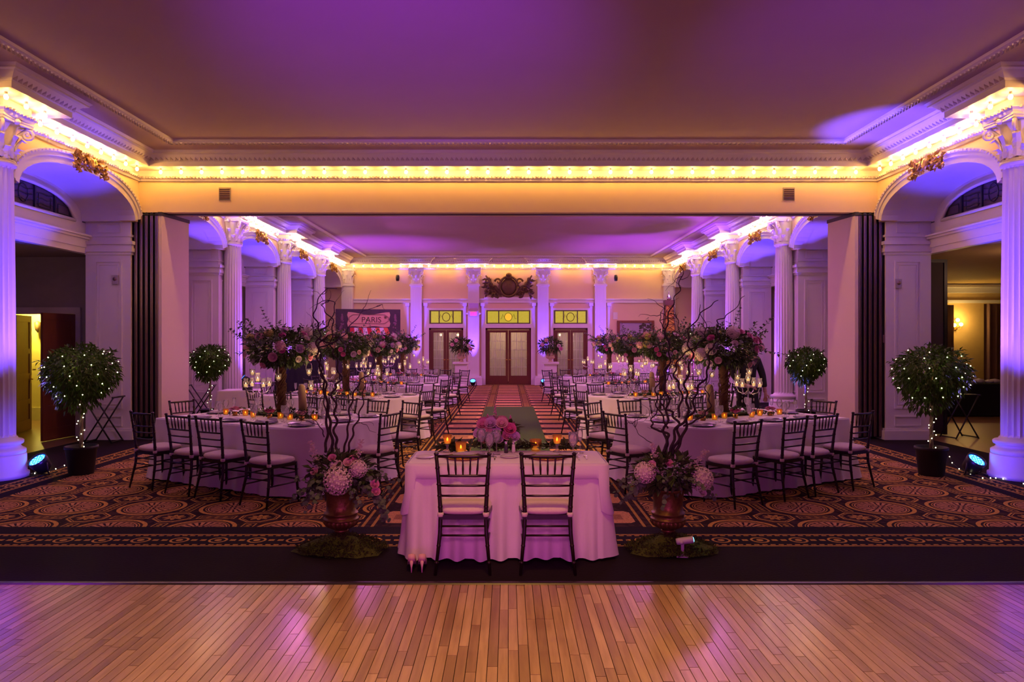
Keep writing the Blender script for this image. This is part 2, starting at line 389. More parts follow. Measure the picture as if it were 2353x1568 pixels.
tag(obj('moss_runner', MB().box(-.60, .66, 7.1, 18.9, .001, .02), M_mossrun), 'long green moss runner laid down the middle of the carpeted aisle', 'runner')
# ------------------------------------------------------------------ shell
ZC = 5.03
b = MB().box(-7.7, 7.7, -6, 29, ZC, ZC+.2); struct('ceiling', b, M_ceil)
COLY = [-2.41, 1.46, 5.33, 9.2, 13.07, 16.94, 20.81, 24.68]
def sweep(b, path, prof, closed=False):
    n = len(path); k = len(prof); vs = []
    P = [Vector((p[0], p[1])) for p in path]
    for i in range(n):
        if closed: a, c = P[i-1], P[(i+1) % n]
        else: a, c = P[max(i-1, 0)], P[min(i+1, n-1)]
        d1 = (P[i]-a); d2 = (c-P[i])
        if d1.length < 1e-9: d1 = d2
        if d2.length < 1e-9: d2 = d1
        d1.normalize(); d2.normalize(); n1 = Vector((-d1.y, d1.x)); n2 = Vector((-d2.y, d2.x)); m = (n1+n2)
        m = m/max(m.dot(n1), .3) if m.length > 1e-6 else n1
        for d, z in prof: q = P[i]+m*d; vs.append((q.x, q.y, z))
    fs = []
    for i in range(n if closed else n-1):
        for j in range(k-1):
            i2 = (i+1) % n; fs.append((i*k+j, i2*k+j, i2*k+j+1, i*k+j+1))
    b.add(vs, fs, False)
WX = 6.6; YB = 12.83; YB2 = 13.25; YE = 28.7
def side_pts(x, y0, y1, cols, jd, up=True):
    s = 1 if x > 0 else -1; pts = [(x, y0)]; cs = [c for c in cols if min(y0, y1) < c < max(y0, y1)]
    if not up: cs = cs[::-1]
    for c in cs:
        q = .25 if up else -.25
        pts += [(x, c-q), (x-s*jd, c-q), (x-s*jd, c+q), (x, c+q)]
    pts.append((x, y1)); return pts
pathA = side_pts(WX, -6, YB, COLY, .3)+side_pts(-WX, YB, -6, COLY, .3, False)
pathB = side_pts(WX, YB2, YE, COLY, .3)
for c in (3.66, 1.38, -1.38, -3.66): pathB += [(c+.26, YE), (c+.26, YE-.2), (c-.26, YE-.2), (c-.26, YE)]
pathB += side_pts(-WX, YE, YB2, COLY, .3, False)
prof = [(.0, 4.60), (.03, 4.60), (.045, 4.63), (.075, 4.655), (.075, 4.67), (.03, 4.69), (.015, 4.70), (.015, 4.79), (.35, 4.79), (.35, 4.87),
        (.37, 4.875), (.38, 4.90), (.45, 4.97), (.50, 4.98), (.50, 5.0), (.53, ZC)]
b = MB(); sweep(b, pathA, prof); c1 = struct('trim_2', b, M_white)
b = MB(); sweep(b, pathB, prof, True); c2 = struct('trim_3', b, M_white)
inner = [(1.05, ZC), (1.06, 5.0), (1.085, 4.985), (1.12, 4.985), (1.15, 5.0), (1.16, ZC)]
pA0 = [(WX, -6), (WX, YB), (-WX, YB), (-WX, -6)]; pB0 = [(WX, YB2), (WX, YE), (-WX, YE), (-WX, YB2)]
b = MB(); sweep(b, pA0, inner); i1 = struct('trim_4', b, M_white)
b = MB(); sweep(b, pB0, inner, True); i2 = struct('trim_5', b, M_white)
def beads(b, path, off, z, step, w_, h_, dp, closed=False, ymin=4.5):
    P = [Vector((p[0], p[1])) for p in path]; n = len(P)
    for i in range(n if closed else n-1):
        a, c = P[i], P[(i+1) % n]; d = c-a; L = d.length
        if L < 1e-6: continue
        d.normalize(); nn = Vector((-d.y, d.x)); t0 = off if L > 1.5 else (-off if L > .4 else 0)
        a2 = t0; e2 = L-t0
        if e2-a2 < step*.5: continue
        k = max(1, int((e2-a2)/step)); st = (e2-a2)/k
        for j in range(k):
            q = a+d*(a2+st*(j+.5))+nn*off
            if q.y < ymin: continue
            u = Vector((d.x, d.y, 0)); v = Vector((nn.x, nn.y, 0)); o_ = Vector((q.x, q.y, z))
            b.add([o_-u*w_/2+v*0+Vector((0,0,-h_/2)), o_+u*w_/2+Vector((0,0,-h_/2)), o_+u*w_/2*.7+v*dp*.3+Vector((0,0,h_/2)), o_-u*w_/2*.7+v*dp*.3+Vector((0,0,h_/2)),
                   o_+v*dp+Vector((0,0,-h_*.25)), o_+v*(dp+.012)+Vector((0,0,h_*.42))],
                  [(0,1,4),(1,2,5,4),(2,3,5),(3,0,4,5)], False)
M_orn = mat('moulded_plaster', (.62, .55, .54), .6)
for nm, par, p, cl, o1 in (('leaf_moulding', c1, pathA, False, 0), ('leaf_moulding', c2, pathB, True, 0)):
    b = MB(); beads(b, p, .375, 4.93, .085, .07, .10, .035, cl); beads(b, p, .075, 4.655, .06, .04, .04, .015, cl)
    o = obj(nm, b, M_orn, par); o['kind'] = 'stuff'
for par, p, cl in ((i1, pA0, False), (i2, pB0, True)):
    b = MB(); beads(b, p, 1.04, 5.0, .075, .055, .05, -.02, cl); beads(b, p, 1.105, 4.983, .075, .05, .022, .01, cl)
    o = obj('bead_moulding', b, M_orn, par); o['kind'] = 'stuff'
# beam between the two halves of the hall
b = MB().box(-WX, WX, YB, YB2, 4.05, ZC)
bm_ = struct('wall_beam', b, M_wall)
b = MB().box(-6.3, 6.3, 12.98, 13.10, 4.035, 4.052); obj('track', b, mat('track_metal', (.12, .09, .09), .4, .6), bm_)
# entablature blocks over columns
b = MB()
for c in COLY:
    for s in (-1, 1): b.box(min(s*6.3, s*WX), max(s*6.3, s*WX), c-.25, c+.25, 4.6, 4.8)
for c in (3.66, 1.38, -1.38, -3.66): b.box(c-.26, c+.26, YE-.2, YE, 4.6, 4.8)
struct('trim_6', b, M_white)
# ---- arcade bays
def arch_z(t, z0=3.87, rise=.52): return z0+rise*math.sqrt(max(0, 1-abs(t)**2.3))
NA = 20
def bay(s, yc, half, name_i, front):
    hs = 1.50; T = [-1+2*i/NA for i in range(NA+1)]
    T = [math.sin(t*PI/2) for t in T]
    X0, X1 = s*WX, s*6.85
    b = MB()   # spandrel wall with the arch cut out
    for X in (X0, X1):
        vs = []; fs = []
        for t in T: vs += [(X, yc+t*hs, arch_z(t)), (X, yc+t*hs, ZC)]
        for i in range(NA): fs.append((2*i, 2*i+2, 2*i+3, 2*i+1))
        b.add(vs, fs)
        for a, c in ((yc-half, yc-hs), (yc+hs, yc+half)): b.add([(X, a, 3.87), (X, c, 3.87), (X, c, ZC), (X, a, ZC)], [(0, 1, 2, 3)])
    for a, c in ((yc-half, yc-hs), (yc+hs, yc+half)): b.add([(X0, a, 3.87), (X0, c, 3.87), (X1, c, 3.87), (X1, a, 3.87)], [(0, 1, 2, 3)])
    root = b
    w_ = struct('wall_left' if s < 0 else 'wall_right', b, M_wall)
    b = MB()   # moulded archivolt
    def ring(o0, o1, x0, x1):
        vs = []; fs = []
        for i, t in enumerate(T):
            y, z = yc+t*hs, arch_z(t)
            tt = max(-.995, min(.995, t)); dz = .52*.5/math.sqrt(max(.02, 1-abs(tt)**2.3))*(-2.3*abs(tt)**1.3)*(1 if tt > 0 else -1)/hs
            nl = math.hypot(dz, 1); ny, nz = -dz/nl, 1/nl
            for o_, x in ((o0, x0), (o0, x1), (o1, x1), (o1, x0)):
                yy = y+ny*o_; yy = max(yc-half+.02, min(yc+half-.02, yy)); vs.append((s*x, yy, z+nz*o_))
        for i in range(NA):
            for j in range(4): fs.append((4*i+j, 4*i+4+j, 4*i+4+(j+1) % 4, 4*i+(j+1) % 4))
        b.add(vs, fs)
    ring(0, .10, 6.56, 6.86); ring(.10, .16, 6.54, 6.62); ring(.16, .20, 6.52, 6.62)
    obj('archivolt', b, M_white, w_)
    b = MB()
    for i in range(46):
        t = math.sin((-1+2*(i+.5)/46)*PI/2*.97); y, z = yc+t*hs, arch_z(t)
        dz = .52*.5/math.sqrt(max(.05, 1-abs(t)**2.3))*(-2.3*abs(t)**1.3)*(1 if t > 0 else -1)/hs; nl = math.hypot(dz, 1)
        b.ball((s*6.525, y-dz/nl*.18, z+.18/nl), .020, 5, 4)
    o = obj('rope_moulding', b, M_orn, w_); o['kind'] = 'stuff'
    b = MB()   # barrel vault over the aisle bay
    vs = []; fs = []
    for t in T: vs += [(s*6.85, yc+t*hs, arch_z(t)), (s*7.5, yc+t*hs, arch_z(t))]
    for i in range(NA): fs.append((2*i, 2*i+1, 2*i+3, 2*i+2))
    b.add(vs, fs, True); b.box(min(s*6.85, s*7.5), max(s*6.85, s*7.5), yc-half, yc-hs, 3.86, 3.9); b.box(min(s*6.85, s*7.5), max(s*6.85, s*7.5), yc+hs, yc+half, 3.86, 3.9)
    struct('ceiling_vault', b, M_white)
    # outer wall: lintel, lunette wall
    b = MB(); xo = 7.5
    vs = []; fs = []
    for t in T:
        y = yc+t*hs; wy = min(1, abs(t*hs)/1.28); zi = 3.84+(.42*math.sqrt(max(0, 1-wy**2.2)) if abs(t*hs) < 1.28 else 0)
        vs += [(s*xo, y, zi), (s*xo, y, arch_z(t)+.02)]
    for i in range(NA): fs.append((2*i, 2*i+1, 2*i+3, 2*i+2))
    b.add(vs, fs); b.box(min(s*7.5, s*7.62), max(s*7.5, s*7.62), yc-half, yc+half, 3.62, 3.84)
    xs = lambda a, c: (min(s*a, s*c), max(s*a, s*c))
    b.box(*xs(7.42, 7.62), yc-half, yc+half, 3.55, 3.62); b.box(*xs(7.46, 7.62), yc-half, yc+half, 3.40, 3.55); b.box(*xs(7.48, 7.62), yc-half, yc+half, 3.30, 3.40); b.box(*xs(7.38, 7.5), yc-half, yc+half, 3.59, 3.62)
    struct('trim_lintel', b, M_white)
    # lunette window
    b = MB(); N = 16
    def lz(y): q = min(1, abs(y)/1.28); return 3.84+.42*math.sqrt(max(0, 1-q**2.2))
    ysn = [-1.28+2.56*i/N for i in range(N+1)]
    wn = MB(); pts = [(s*7.49, yc+y, lz(y)) for y in ysn]; wn.tube(pts, .03, 6); wn.tube([(s*7.49, yc-1.28, 3.84), (s*7.49, yc+1.28, 3.84)], .03, 6)
    win = struct('window_lunette', wn, M_white)
    bars = [-.76, -.26, .26, .76]
    for y in bars: obj('glazing_bar', MB().cbox((s*7.515, yc+y, (3.86+lz(y))/2), (.03, .035, lz(y)-3.86)), M_black, win)
    ed = [-1.26]+bars+[1.26]
    for i in range(5):
        a, c = ed[i]+.02, ed[i+1]-.02; g = MB(); K = 5; vs = []
        for j in range(K): y = a+(c-a)*j/(K-1); vs += [(s*7.53, yc+y, 3.85), (s*7.53, yc+y, max(3.86, lz(y)-.01))]
        g.add(vs, [(2*j, 2*j+2, 2*j+3, 2*j+1) for j in range(K-1)]); pn = obj('pane', g, M_pane, win)
        l = MB(); cy = yc+(a+c)/2; hh = (3.86+max(3.9, lz((a+c)/2)))/2; hv = (lz((a+c)/2)-3.86)*.36; hw_ = (c-a)*.33
        if hv > .04:
            if i == 2: l.tube([(s*7.52, cy+hw_*.7*math.cos(q*PI/8), hh+hv*math.sin(q*PI/8)) for q in range(17)], .008, 4)
            else:
                l.tube([(s*7.52, cy-hw_, hh-hv), (s*7.52, cy+hw_, hh-hv), (s*7.52, cy+hw_, hh+hv*.6), (s*7.52, cy-hw_, hh+hv*.9 if i < 2 else hh+hv*.6), (s*7.52, cy-hw_, hh-hv)], .007, 4)
            if i in (1, 2, 3):
                for q in range(3): l.tube([(s*7.52, cy-hw_*1.3, hh-hv+hv*(q+.4)*.62), (s*7.52, cy-hw_*.4, hh-hv+hv*(q+.7)*.62), (s*7.52, cy+hw_*.4, hh-hv+hv*(q+.4)*.62), (s*7.52, cy+hw_*1.3, hh-hv+hv*(q+.7)*.62)], .006, 4)
            obj('leading', l, M_black, win)
def panel_frame(b, u0, u1, z0, z1, f, t=.03, d=.018):
    for a, c, e, g in ((u0, u1, z0, z0+t), (u0, u1, z1-t, z1), (u0, u0+t, z0+t, z1-t), (u1-t, u1, z0+t, z1-t)): f(b, a, c, e, g, d)
def pier(s, yc):
    b = MB(); hw = .33; xs = lambda a, c: (min(s*a, s*c), max(s*a, s*c))
    b.box(*xs(6.70, 7.5), yc-hw, yc+hw, 0, 3.87)
    for z0, z1, e in ((0, .16, .05), (.16, .20, .03), (3.28, 3.33, .02), (3.33, 3.40, .045), (3.40, 3.46, .03), (3.46, 3.52, .06), (3.60, 3.64, .02)):
        b.box(*xs(6.70-e, 7.5), yc-hw-e, yc+hw+e, z0, z1)
    for sg in (-1, 1):
        yy = yc+sg*hw
        def fr(b, a, c, e, g, d): b.box(*xs(a, c), min(yy, yy+sg*d), max(yy, yy+sg*d), e, g)
        panel_frame(b, 6.85, 7.33, .55, 3.18, fr); panel_frame(b, 6.92, 7.26, .62, 3.11, fr, .012, .010); panel_frame(b, 6.88, 7.30, 3.67, 3.84, fr, .02)
        panel_frame(b, 6.85, 7.33, .24, .42, fr, .02)
    def fr2(b, a, c, e, g, d): b.box(*xs(6.70-d, 6.70), a, c, e, g)
    panel_frame(b, yc-.2, yc+.2, .55, 3.18, fr2)
    return struct('wall_pier', b, M_white)
M_pane = mat('dark_leaded_pane', (.06, .035, .06), .15, col2=(.10, .06, .09), scale=14)
for s in (-1, 1):
    for i in range(2, len(COLY)):
        y0 = COLY[i]; y1 = COLY[i+1] if i+1 < len(COLY) else 28.7
        bay(s, (y0+y1)/2, (y1-y0)/2, i, i == 3)
    for yc in COLY[2:]: pier(s, yc)
    struct('wall_left' if s < 0 else 'wall_right', MB().box(min(s*6.6, s*6.8), max(s*6.6, s*6.8), -6, 5.33, 0, ZC), M_wall)
# outer walls of the back bays, and the cream wall behind the left ones
M_dim = mat('dim_room_wall', (.30, .24, .20), .8)
struct('wall_left', MB().box(-7.75, -7.6, 13.4, 28.9, 0, 3.32), M_cream)
for i, (a, c) in enumerate(((13.4, 14.1), (15.9, 17.9), (19.8, 21.8), (23.6, 25.6), (27.4, 28.9))):
    struct('wall_right', MB().box(7.6, 7.75, a, c, 0, 3.32), M_cream)
for s in (-1, 1):
    b = MB()
    for i in range(4, 8):
        y0 = COLY[i]+.33; y1 = (COLY[i+1] if i < 7 else 28.7)-.33
        if s < 0: b.box(-7.6, -7.56, y0, y1, .86, .92).box(-7.6, -7.575, y0, y1, .0, .2)
    if s < 0: struct('baseboard_left', b, M_white)
# back wall
b = MB().box(-7.75, 7.75, YE, YE+.3, 3.0, ZC)
xs_ = [-7.75, -3.24, -1.75, -.98, .98, 1.75, 3.24, 7.75]
for i in (0, 2, 4, 6): b.box(xs_[i], xs_[i+1], YE, YE+.3, 0, 3.0)
bw = struct('wall_back', b, M_wall)
b = MB()
b.box(-6.6, 6.6, YE-.07, YE, 3.272, 3.31).box(-6.6, 6.6, YE-.10, YE, 3.39, 3.44).box(-6.6, 6.6, YE-.05, YE, 3.31, 3.39)
b.box(-6.6, -3.3, YE-.04, YE, 0, .2).box(3.3, 6.6, YE-.04, YE, 0, .2)
struct('trim_7', b, M_white)
b = MB()
for c in (-1.38, 1.38, -3.66, 3.66):
    b.box(c-.40, c-.30, YE-.028, YE, 0, 3.15).box(c+.30, c+.40, YE-.028, YE, 0, 3.15).box(c-.44, c-.27, YE-.12, YE, 3.15, 3.27).box(c+.27, c+.44, YE-.12, YE, 3.15, 3.27)
struct('trim_8', b, M_white)
# end-wall pilasters
def capital_mesh():
    b = MB(); b.smooth = True
    b.lathe([(.20, 0), (.225, .015), (.225, .035), (.195, .05), (.19, .2), (.20, .36), (.235, .50), (.27, .53)], 20)
    def aca(a, r0, z0, h, w0, out):
        n = 6; vs = []; fs = []
        ca, sa = math.cos(a), math.sin(a)
        for i in range(n+1):
            t = i/n; z = z0+h*(t if t < .8 else .8+.12*math.sin((t-.8)/.2*PI*.75)); r = r0+.02+out*max(0, t-.45)**1.5*2.6
            if t > .9: z -= h*.13
            w_ = w0*(1-.55*t**2)*(1.12 if i % 2 else .85)
            for k, e in ((-1, -.012), (0, .022), (1, -.012)):
                rr_ = r+e; tx = k*w_/2
                vs.append((rr_*ca-tx*sa, rr_*sa+tx*ca, z))
        for i in range(n):
            for k in range(2): fs.append((3*i+k, 3*i+k+1, 3*i+4+k, 3*i+3+k))
        b.add(vs, fs, False)
    for k in range(8): aca(k*PI/4+PI/8, .19, .04, .20, .13, .09); aca(k*PI/4, .19, .06, .36, .14, .12)
    for k in range(4):
        a = PI/4+k*PI/2; ca, sa = math.cos(a), math.sin(a); pts = []; rs = []
        pts += [(.20*ca, .20*sa, .30), (.25*ca, .25*sa, .42), (.33*ca, .33*sa, .50)]; rs += [.018, .022, .024]
        for j in range(15):
            q = PI*.5-j*.62; rad = .085*(1-j/17); pts.append(((.345+rad*math.cos(q))*ca, (.345+rad*math.cos(q))*sa, .44+rad*math.sin(q))); rs.append(.024-j*.0008)
        b.tube(pts, rs, 6); b.ball((.345*ca, .345*sa, .44), .022, 6, 4)
    for k in range(4):
        a = k*PI/2; b.ball((.275*math.cos(a), .275*math.sin(a), .555), .045, 8, 5)
    poly = []
    for k in range(4):
        a0 = PI/4+k*PI/2; a1 = a0+PI/2
        p0 = Vector((math.cos(a0), math.sin(a0)))*.42; p1 = Vector((math.cos(a1), math.sin(a1)))*.42
        for j in range(6):
            t = j/6; p = p0.lerp(p1, t)
            if 0 < t < 1: p *= 1-.10*math.sin(PI*t)
            poly.append((p.x, p.y))
    b.prism(poly, .53, .565); b.prism([(x*1.04, y*1.04) for x, y in poly], .565, .60)
    return b.data('capital', M_white)
CAP = capital_mesh()
def shaft_mesh():
    b = MB(); vs = []; fs = []; NF = 20; per = 5; n = NF*per
    lv = [(.52, .215), (.55, .212), (1.4, .211), (2.4, .205), (3.3, .196), (3.96, .188), (3.99, .190)]
    for li, (z, r) in enumerate(lv):
        for j in range(n):
            k = j % per; a = 2*PI*j/n; dep = (0, .012, .021, .021, .012)[k] if 0 < li < len(lv)-1 else 0
            vs.append(((r-dep)*math.cos(a), (r-dep)*math.sin(a), z))
    for i in range(len(lv)-1):
        for j in range(n): fs.append((i*n+j, i*n+(j+1) % n, (i+1)*n+(j+1) % n, (i+1)*n+j))
    b.add(vs, fs, False); b.lathe([(.195, 3.985), (.222, 4.0), (.222, 4.04), (.20, 4.055)], 28)
    return b.data('shaft', M_white)
def base_mesh():
    b = MB(); b.smooth = True
    b.lathe([(.31, .30), (.325, .315), (.325, .35), (.31, .365), (.285, .375), (.265, .40), (.265, .415), (.29, .425), (.30, .44), (.30, .465), (.285, .48), (.24, .49), (.225, .52)], 28)
    return b.data('base', M_white)
SH, BA = shaft_mesh(), base_mesh()
def mk_col():
    r = thing('fluted_column'); obj('shaft', SH, None, r); obj('base', BA, None, r); obj('capital', CAP, None, r, (0, 0, 4.03), sc_=.96)
    obj('plinth', MB().lathe([(.36, 0), (.36, .055), (.335, .065), (.33, .28), (.325, .30), (.2, .30)], 32), M_white, r); return r
KC = Kind(mk_col)
ordn = ['nearest', 'second', 'third', 'fourth', 'fifth']
for s, sn in ((-1, 'left'), (1, 'right')):
    for j, y in enumerate([9.2, 16.94, 20.81, 24.68]):
        KC.put((s*(6.56 if j == 0 else 6.5), y, 0), 0, 'white fluted Corinthian column, %s in the row along the %s side of the hall' % (ordn[j], sn), 'column', 'fluted columns')
def mk_pil():
    r = thing('wall_pilaster'); b = MB().box(-.22, .22, -.10, .12, .36, 4.05)
    for k in range(6): b.box(-.19+k*.064, -.155+k*.064, -.112, -.10, .5, 3.9)
    obj('shaft', b, M_white, r); obj('plinth', MB().box(-.34, .34, -.22, .12, 0, .30).box(-.30, .30, -.18, .12, .30, .36), M_white, r)
    obj('necking', MB().box(-.26, .26, -.14, .12, 3.93, 4.0), M_white, r)
    obj('capital', CAP, None, r, (0, .0, 4.03), sc_=(.96, .6, .96)); return r
KP = Kind(mk_pil); KQ = Kind(mk_pil)
for x, t in ((-3.66, 'far left'), (-1.38, 'left of the centre doors'), (1.38, 'right of the centre doors'), (3.66, 'far right')):
    KP.put((x, YE-.12, 0), 0, 'white square pilaster with ornate capital on the end wall, %s' % t, 'pilaster', 'end wall pilasters')
for x, t in ((-6.4, 'left'), (6.4, 'right')):
    KP.put((x, YE-.12, 0), 0, 'pale square pilaster in the far %s corner of the hall' % t, 'pilaster', 'end wall pilasters')
# end-wall doors and transoms
M_curtain = glassmat('sheer_curtain', (.85, .80, .82), .1, .72)
M_pglass = glassmat('door_glass', (.95, .93, .9), .25)
def fdoor(i, x0, x1):
    d = MB(); d.box(x0, x0+.07, YE+.02, YE+.12, 0, 2.27).box(x1-.07, x1, YE+.02, YE+.12, 0, 2.27).box(x0, x1, YE+.02, YE+.12, 2.20, 2.27)
    dd = struct('door_%d' % i, d, M_doorwood); xm = (x0+x1)/2
    for a, c, hs_ in ((x0+.07, xm-.005, 1), (xm+.005, x1-.07, -1)):
        b = MB(); st = .10; b.box(a, a+st, YE+.04, YE+.09, .01, 2.19).box(c-st, c, YE+.04, YE+.09, .01, 2.19).box(a+st, c-st, YE+.04, YE+.09, .01, .36).box(a+st, c-st, YE+.04, YE+.09, 2.09, 2.19)
        lf = obj('leaf', b, M_doorwood, dd); mu = MB(); nx = 3
        for k in range(1, nx): q = a+st+(c-a-2*st)*k/nx; mu.box(q-.008, q+.008, YE+.05, YE+.075, .36, 2.09)
        for k in range(1, 5): z = .36+1.73*k/5; mu.box(a+st, c-st, YE+.05, YE+.075, z-.008, z+.008)
        obj('muntins', mu, M_curtain, lf)
        obj('pane', MB().box(a+st, c-st, YE+.062, YE+.066, .36, 2.09), M_pglass, lf)
        cu = MB(); vs = []; n = 24
        for k in range(n+1):
            q = a+st+(c-a-2*st)*k/n; y = YE+.13+.02*math.sin(k*1.9); vs += [(q, y, .34), (q, y, 2.12)]
        cu.add(vs, [(2*k, 2*k+2, 2*k+3, 2*k+1) for k in range(n)], True); obj('curtain', cu, M_curtain, lf)
        hx = c-.05 if hs_ > 0 else a+.05; obj('handle', MB().tube([(hx, YE+.04, 1.0), (hx, YE-.02, 1.0), (hx+.07*-hs_, YE-.02, 1.0)], .011, 6).ball((hx, YE+.035, 1.0), .025, 8, 4, (1, .3, 1)), M_gilt, lf)
    b = MB(); b.box(x0-.12, x0, YE-.03, YE+.1, 0, 3.06).box(x1, x1+.12, YE-.03, YE+.1, 0, 3.06).box(x0, x1, YE-.035, YE+.1, 2.272, 2.435).box(x0, x1, YE-.025, YE+.1, 2.985, 3.06)
    struct('trim_door', b, M_white)
    M_g = M_tglass
    w_ = x1-x0-.06; wf = MB(); xa, xb = x0+.03, x1-.03
    wf.box(xa, xb, YE-.01, YE+.05, 2.44, 2.48).box(xa, xb, YE-.01, YE+.05, 2.94, 2.98).box(xa, xa+.05, YE-.01, YE+.05, 2.48, 2.94).box(xb-.05, xb, YE-.01, YE+.05, 2.48, 2.94)
    p1, p2 = xa+.05+(w_-.1)*.27, xb-.05-(w_-.1)*.27
    wf.box(p1-.02, p1+.02, YE-.01, YE+.05, 2.48, 2.94).box(p2-.02, p2+.02, YE-.01, YE+.05, 2.48, 2.94)
    wn = struct('window_%d' % i, wf, M_trframe)
    for k, (a, c) in enumerate(((xa+.05, p1-.02), (p1+.02, p2-.02), (p2+.02, xb-.05))):
        obj('pane', MB().box(a, c, YE+.015, YE+.025, 2.48, 2.94), M_g, wn)
        if k == 1:
            cx = (a+c)/2; l = MB()
            l.tube([(cx+.15*math.cos(q*PI/10), YE+.005, 2.71+.17*math.sin(q*PI/10)) for q in range(21)], .014 if i != 2 else .008, 5)
            for sg in (-1, 1):
                l.tube([(cx+sg*(.17+.0*q), YE+.005, 2.71) if q == 0 else (cx+sg*(.17+.05*q), YE+.005, 2.71+.12*math.sin(q*1.9)) for q in range(4)], .007, 4)
            obj('leading', l, M_bronze, wn)
            if i == 2: obj('medallion', MB().add([(cx+.13*math.cos(q*PI/12), YE+.008, 2.71+.13*math.sin(q*PI/12)) for q in range(24)], [tuple(range(24))]), M_tglass2, wn)
M_trframe = mat('dark_came_frame', (.09, .07, .03), .5)
M_tglass = mat('lit_yellow_glass', (.20, .22, .02), .3, emit=(.55, .46, .015), estr=.75, col2=(.3, .35, .1), scale=14)
M_tglass2 = mat('lit_orange_glass', (.6, .4, .05), .3, emit=(1, .50, .02), estr=.9)
fdoor(1, -3.17, -1.80); fdoor(2, -.91, .91); fdoor(3, 1.80, 3.17)
struct('wall_corridor', MB().box(-4, 4, YE+2.4, YE+2.5, 0, 3.2).box(-4, 4, YE+.3, YE+2.5, 3.1, 3.2), M_cream)
for x in (-2.75, -2.05, 2.1, 2.6): point('corridor_lamp', (x, YE+.55, 2.0), 14, (1, .75, .45), .04); tag(obj('lamp_globe', MB().ball((0, 0, 0), .05, 10, 6), M_lamp, loc=(x, YE+.5, 2.0)), 'round lamp glowing behind the curtained glass, %s in the row of four' % {-2.75: 'leftmost', -2.05: 'second from left', 2.1: 'third from left', 2.6: 'rightmost'}[x], 'lamp', 'corridor lamps')
point('corridor_lamp', (0, YE+1.2, 2.4), 48, (1, .7, .4), .1)
# ------------------------------------------------------------------ side rooms
# left room beyond the near arch
b = MB()   # facing wall with a doorway: X from -9.0 to -7.92
b.box(-7.98, -7.6, 13.25, 13.4, 0, 3.3).box(-9.25, -7.98, 13.25, 13.4, 2.25, 3.3).box(-9.8, -9.25, 13.25, 13.4, 0, 3.3).box(-9.8, -7.6, 5, 13.4, 3.3, 3.4).box(-9.9, -9.8, 5, 13.4, 0, 3.4).box(-9.8, -7.6, 5.0, 5.1, 0, 3.4)
struct('wall_side_room', b, M_greywall)
struct('floor_side_room', MB().box(-12, -7.5, 5, 16.2, -.016, 0), mat('side_room_floor', (.20, .11, .05), .4, col2=(.12, .06, .03), scale=6, stretch=(1, 8, 1)))
b = MB().box(-7.99, -7.87, 13.2, 13.25, 0, 2.25).box(-9.35, -7.87, 13.2, 13.25, 2.25, 2.37)
struct('trim_door', b, mat('casing_paint', (.50, .44, .44), .5))
def leaf_door(hx, hy, ang, name_lab, k):
    d = thing(k); d['kind'] = 'structure'; del d['kind']
    d.location = (hx, hy, 0); d.rotation_euler = (0, 0, ang); W = .80
    b = MB().box(0, .11, -.022, .022, .01, 2.24).box(W-.11, W, -.022, .022, .01, 2.24)
    for z0, z1 in ((.01, .22), (.52, .62), (.98, 1.12), (1.50, 1.60), (2.12, 2.24)): b.box(.11, W-.11, -.022, .022, z0, z1)
    obj('door_frame', b, M_doorwood, d)
    for z0, z1 in ((.22, .52), (.62, .98), (1.12, 1.50), (1.60, 2.12)): obj('door_panel', MB().box(.11, W-.11, -.010, .010, z0, z1), M_doorwood, d)
    obj('handle', MB().tube([(W-.06, -.02, 1.0), (W-.06, -.07, 1.0), (W-.15, -.07, 1.0)], .012, 6).cbox((W-.06, -.025, 1.0), (.05, .01, .16)), M_gilt, d)
    return tag(d, name_lab, 'door')
leaf_door(-7.98, 13.2, -PI/2-.10, 'open brown panelled door leaf hinged on the right of the left side doorway', 'panelled_door')
leaf_door(-9.22, 13.43, 1.86, 'brown panelled door leaf seen beside the lit gap in the left side doorway', 'panelled_door')
M_yel = mat('yellow_wall', (.62, .50, .16), .8)
struct('wall_corridor', MB().box(-12, -7.76, 15.9, 16.0, 0, 3).box(-12, -7.76, 13.4, 16, 2.9, 3.0).box(-7.8, -7.76, 13.4, 16, 0, 3), M_yel)
struct('baseboard_left', MB().box(-12, -7.8, 15.86, 15.9, 0, .28), mat('yellow_paint', (.6, .52, .25), .5))
def mk_sconce():
    r = thing('wall_sconce'); obj('backplate', MB().lathe([(0, -.12), (.04, -.10), (.05, 0), (.03, .10), (0, .13)], 10).tube([(0, 0, 0), (0, -.10, -.05), (.03, -.16, .02)], .01, 5), M_gilt, r)
    for k, (x, z) in enumerate(((-.09, .03), (.09, .05), (.0, .17))):
        obj('arm', MB().tube([(0, -.03, -.08), (x*.8, -.09, -.10), (x, -.12, z-.05)], .008, 5), M_gilt, r)
        obj('lamp_shade', MB().ball((x, -.12, z), .05, 10, 7), mat('sconce_globe', (1, .85, .5), .4, emit=(1, .70, .25), estr=7), r)
    return r
KS = Kind(mk_sconce)
x, z = D(88, 745, 15.8).x, D(88, 742, 15.8).z
tag(obj('wall_lantern', MB().lathe([(0, -.22), (.05, -.16), (.07, 0), (.0, .04)], 10).tube([(0, 0, -.12), (.10, .03, -.08), (.12, .08, -.12)], .012, 5), M_bronze, loc=(x, 15.78, z)), 'bronze wall lantern on the yellow corridor wall beyond the left doorway', 'lantern')
point('corridor_lamp', (x, 15.5, z+.22), 190, (1, .80, .16), .06)
tag(obj('light_switch', MB().box(-.035, .035, -.01, 0, -.06, .06), M_yel, loc=(D(78, 842, 15.89).x, 15.9, D(78, 842, 15.89).z)), 'pale switch plate on the yellow wall seen through the left doorway', 'switch')
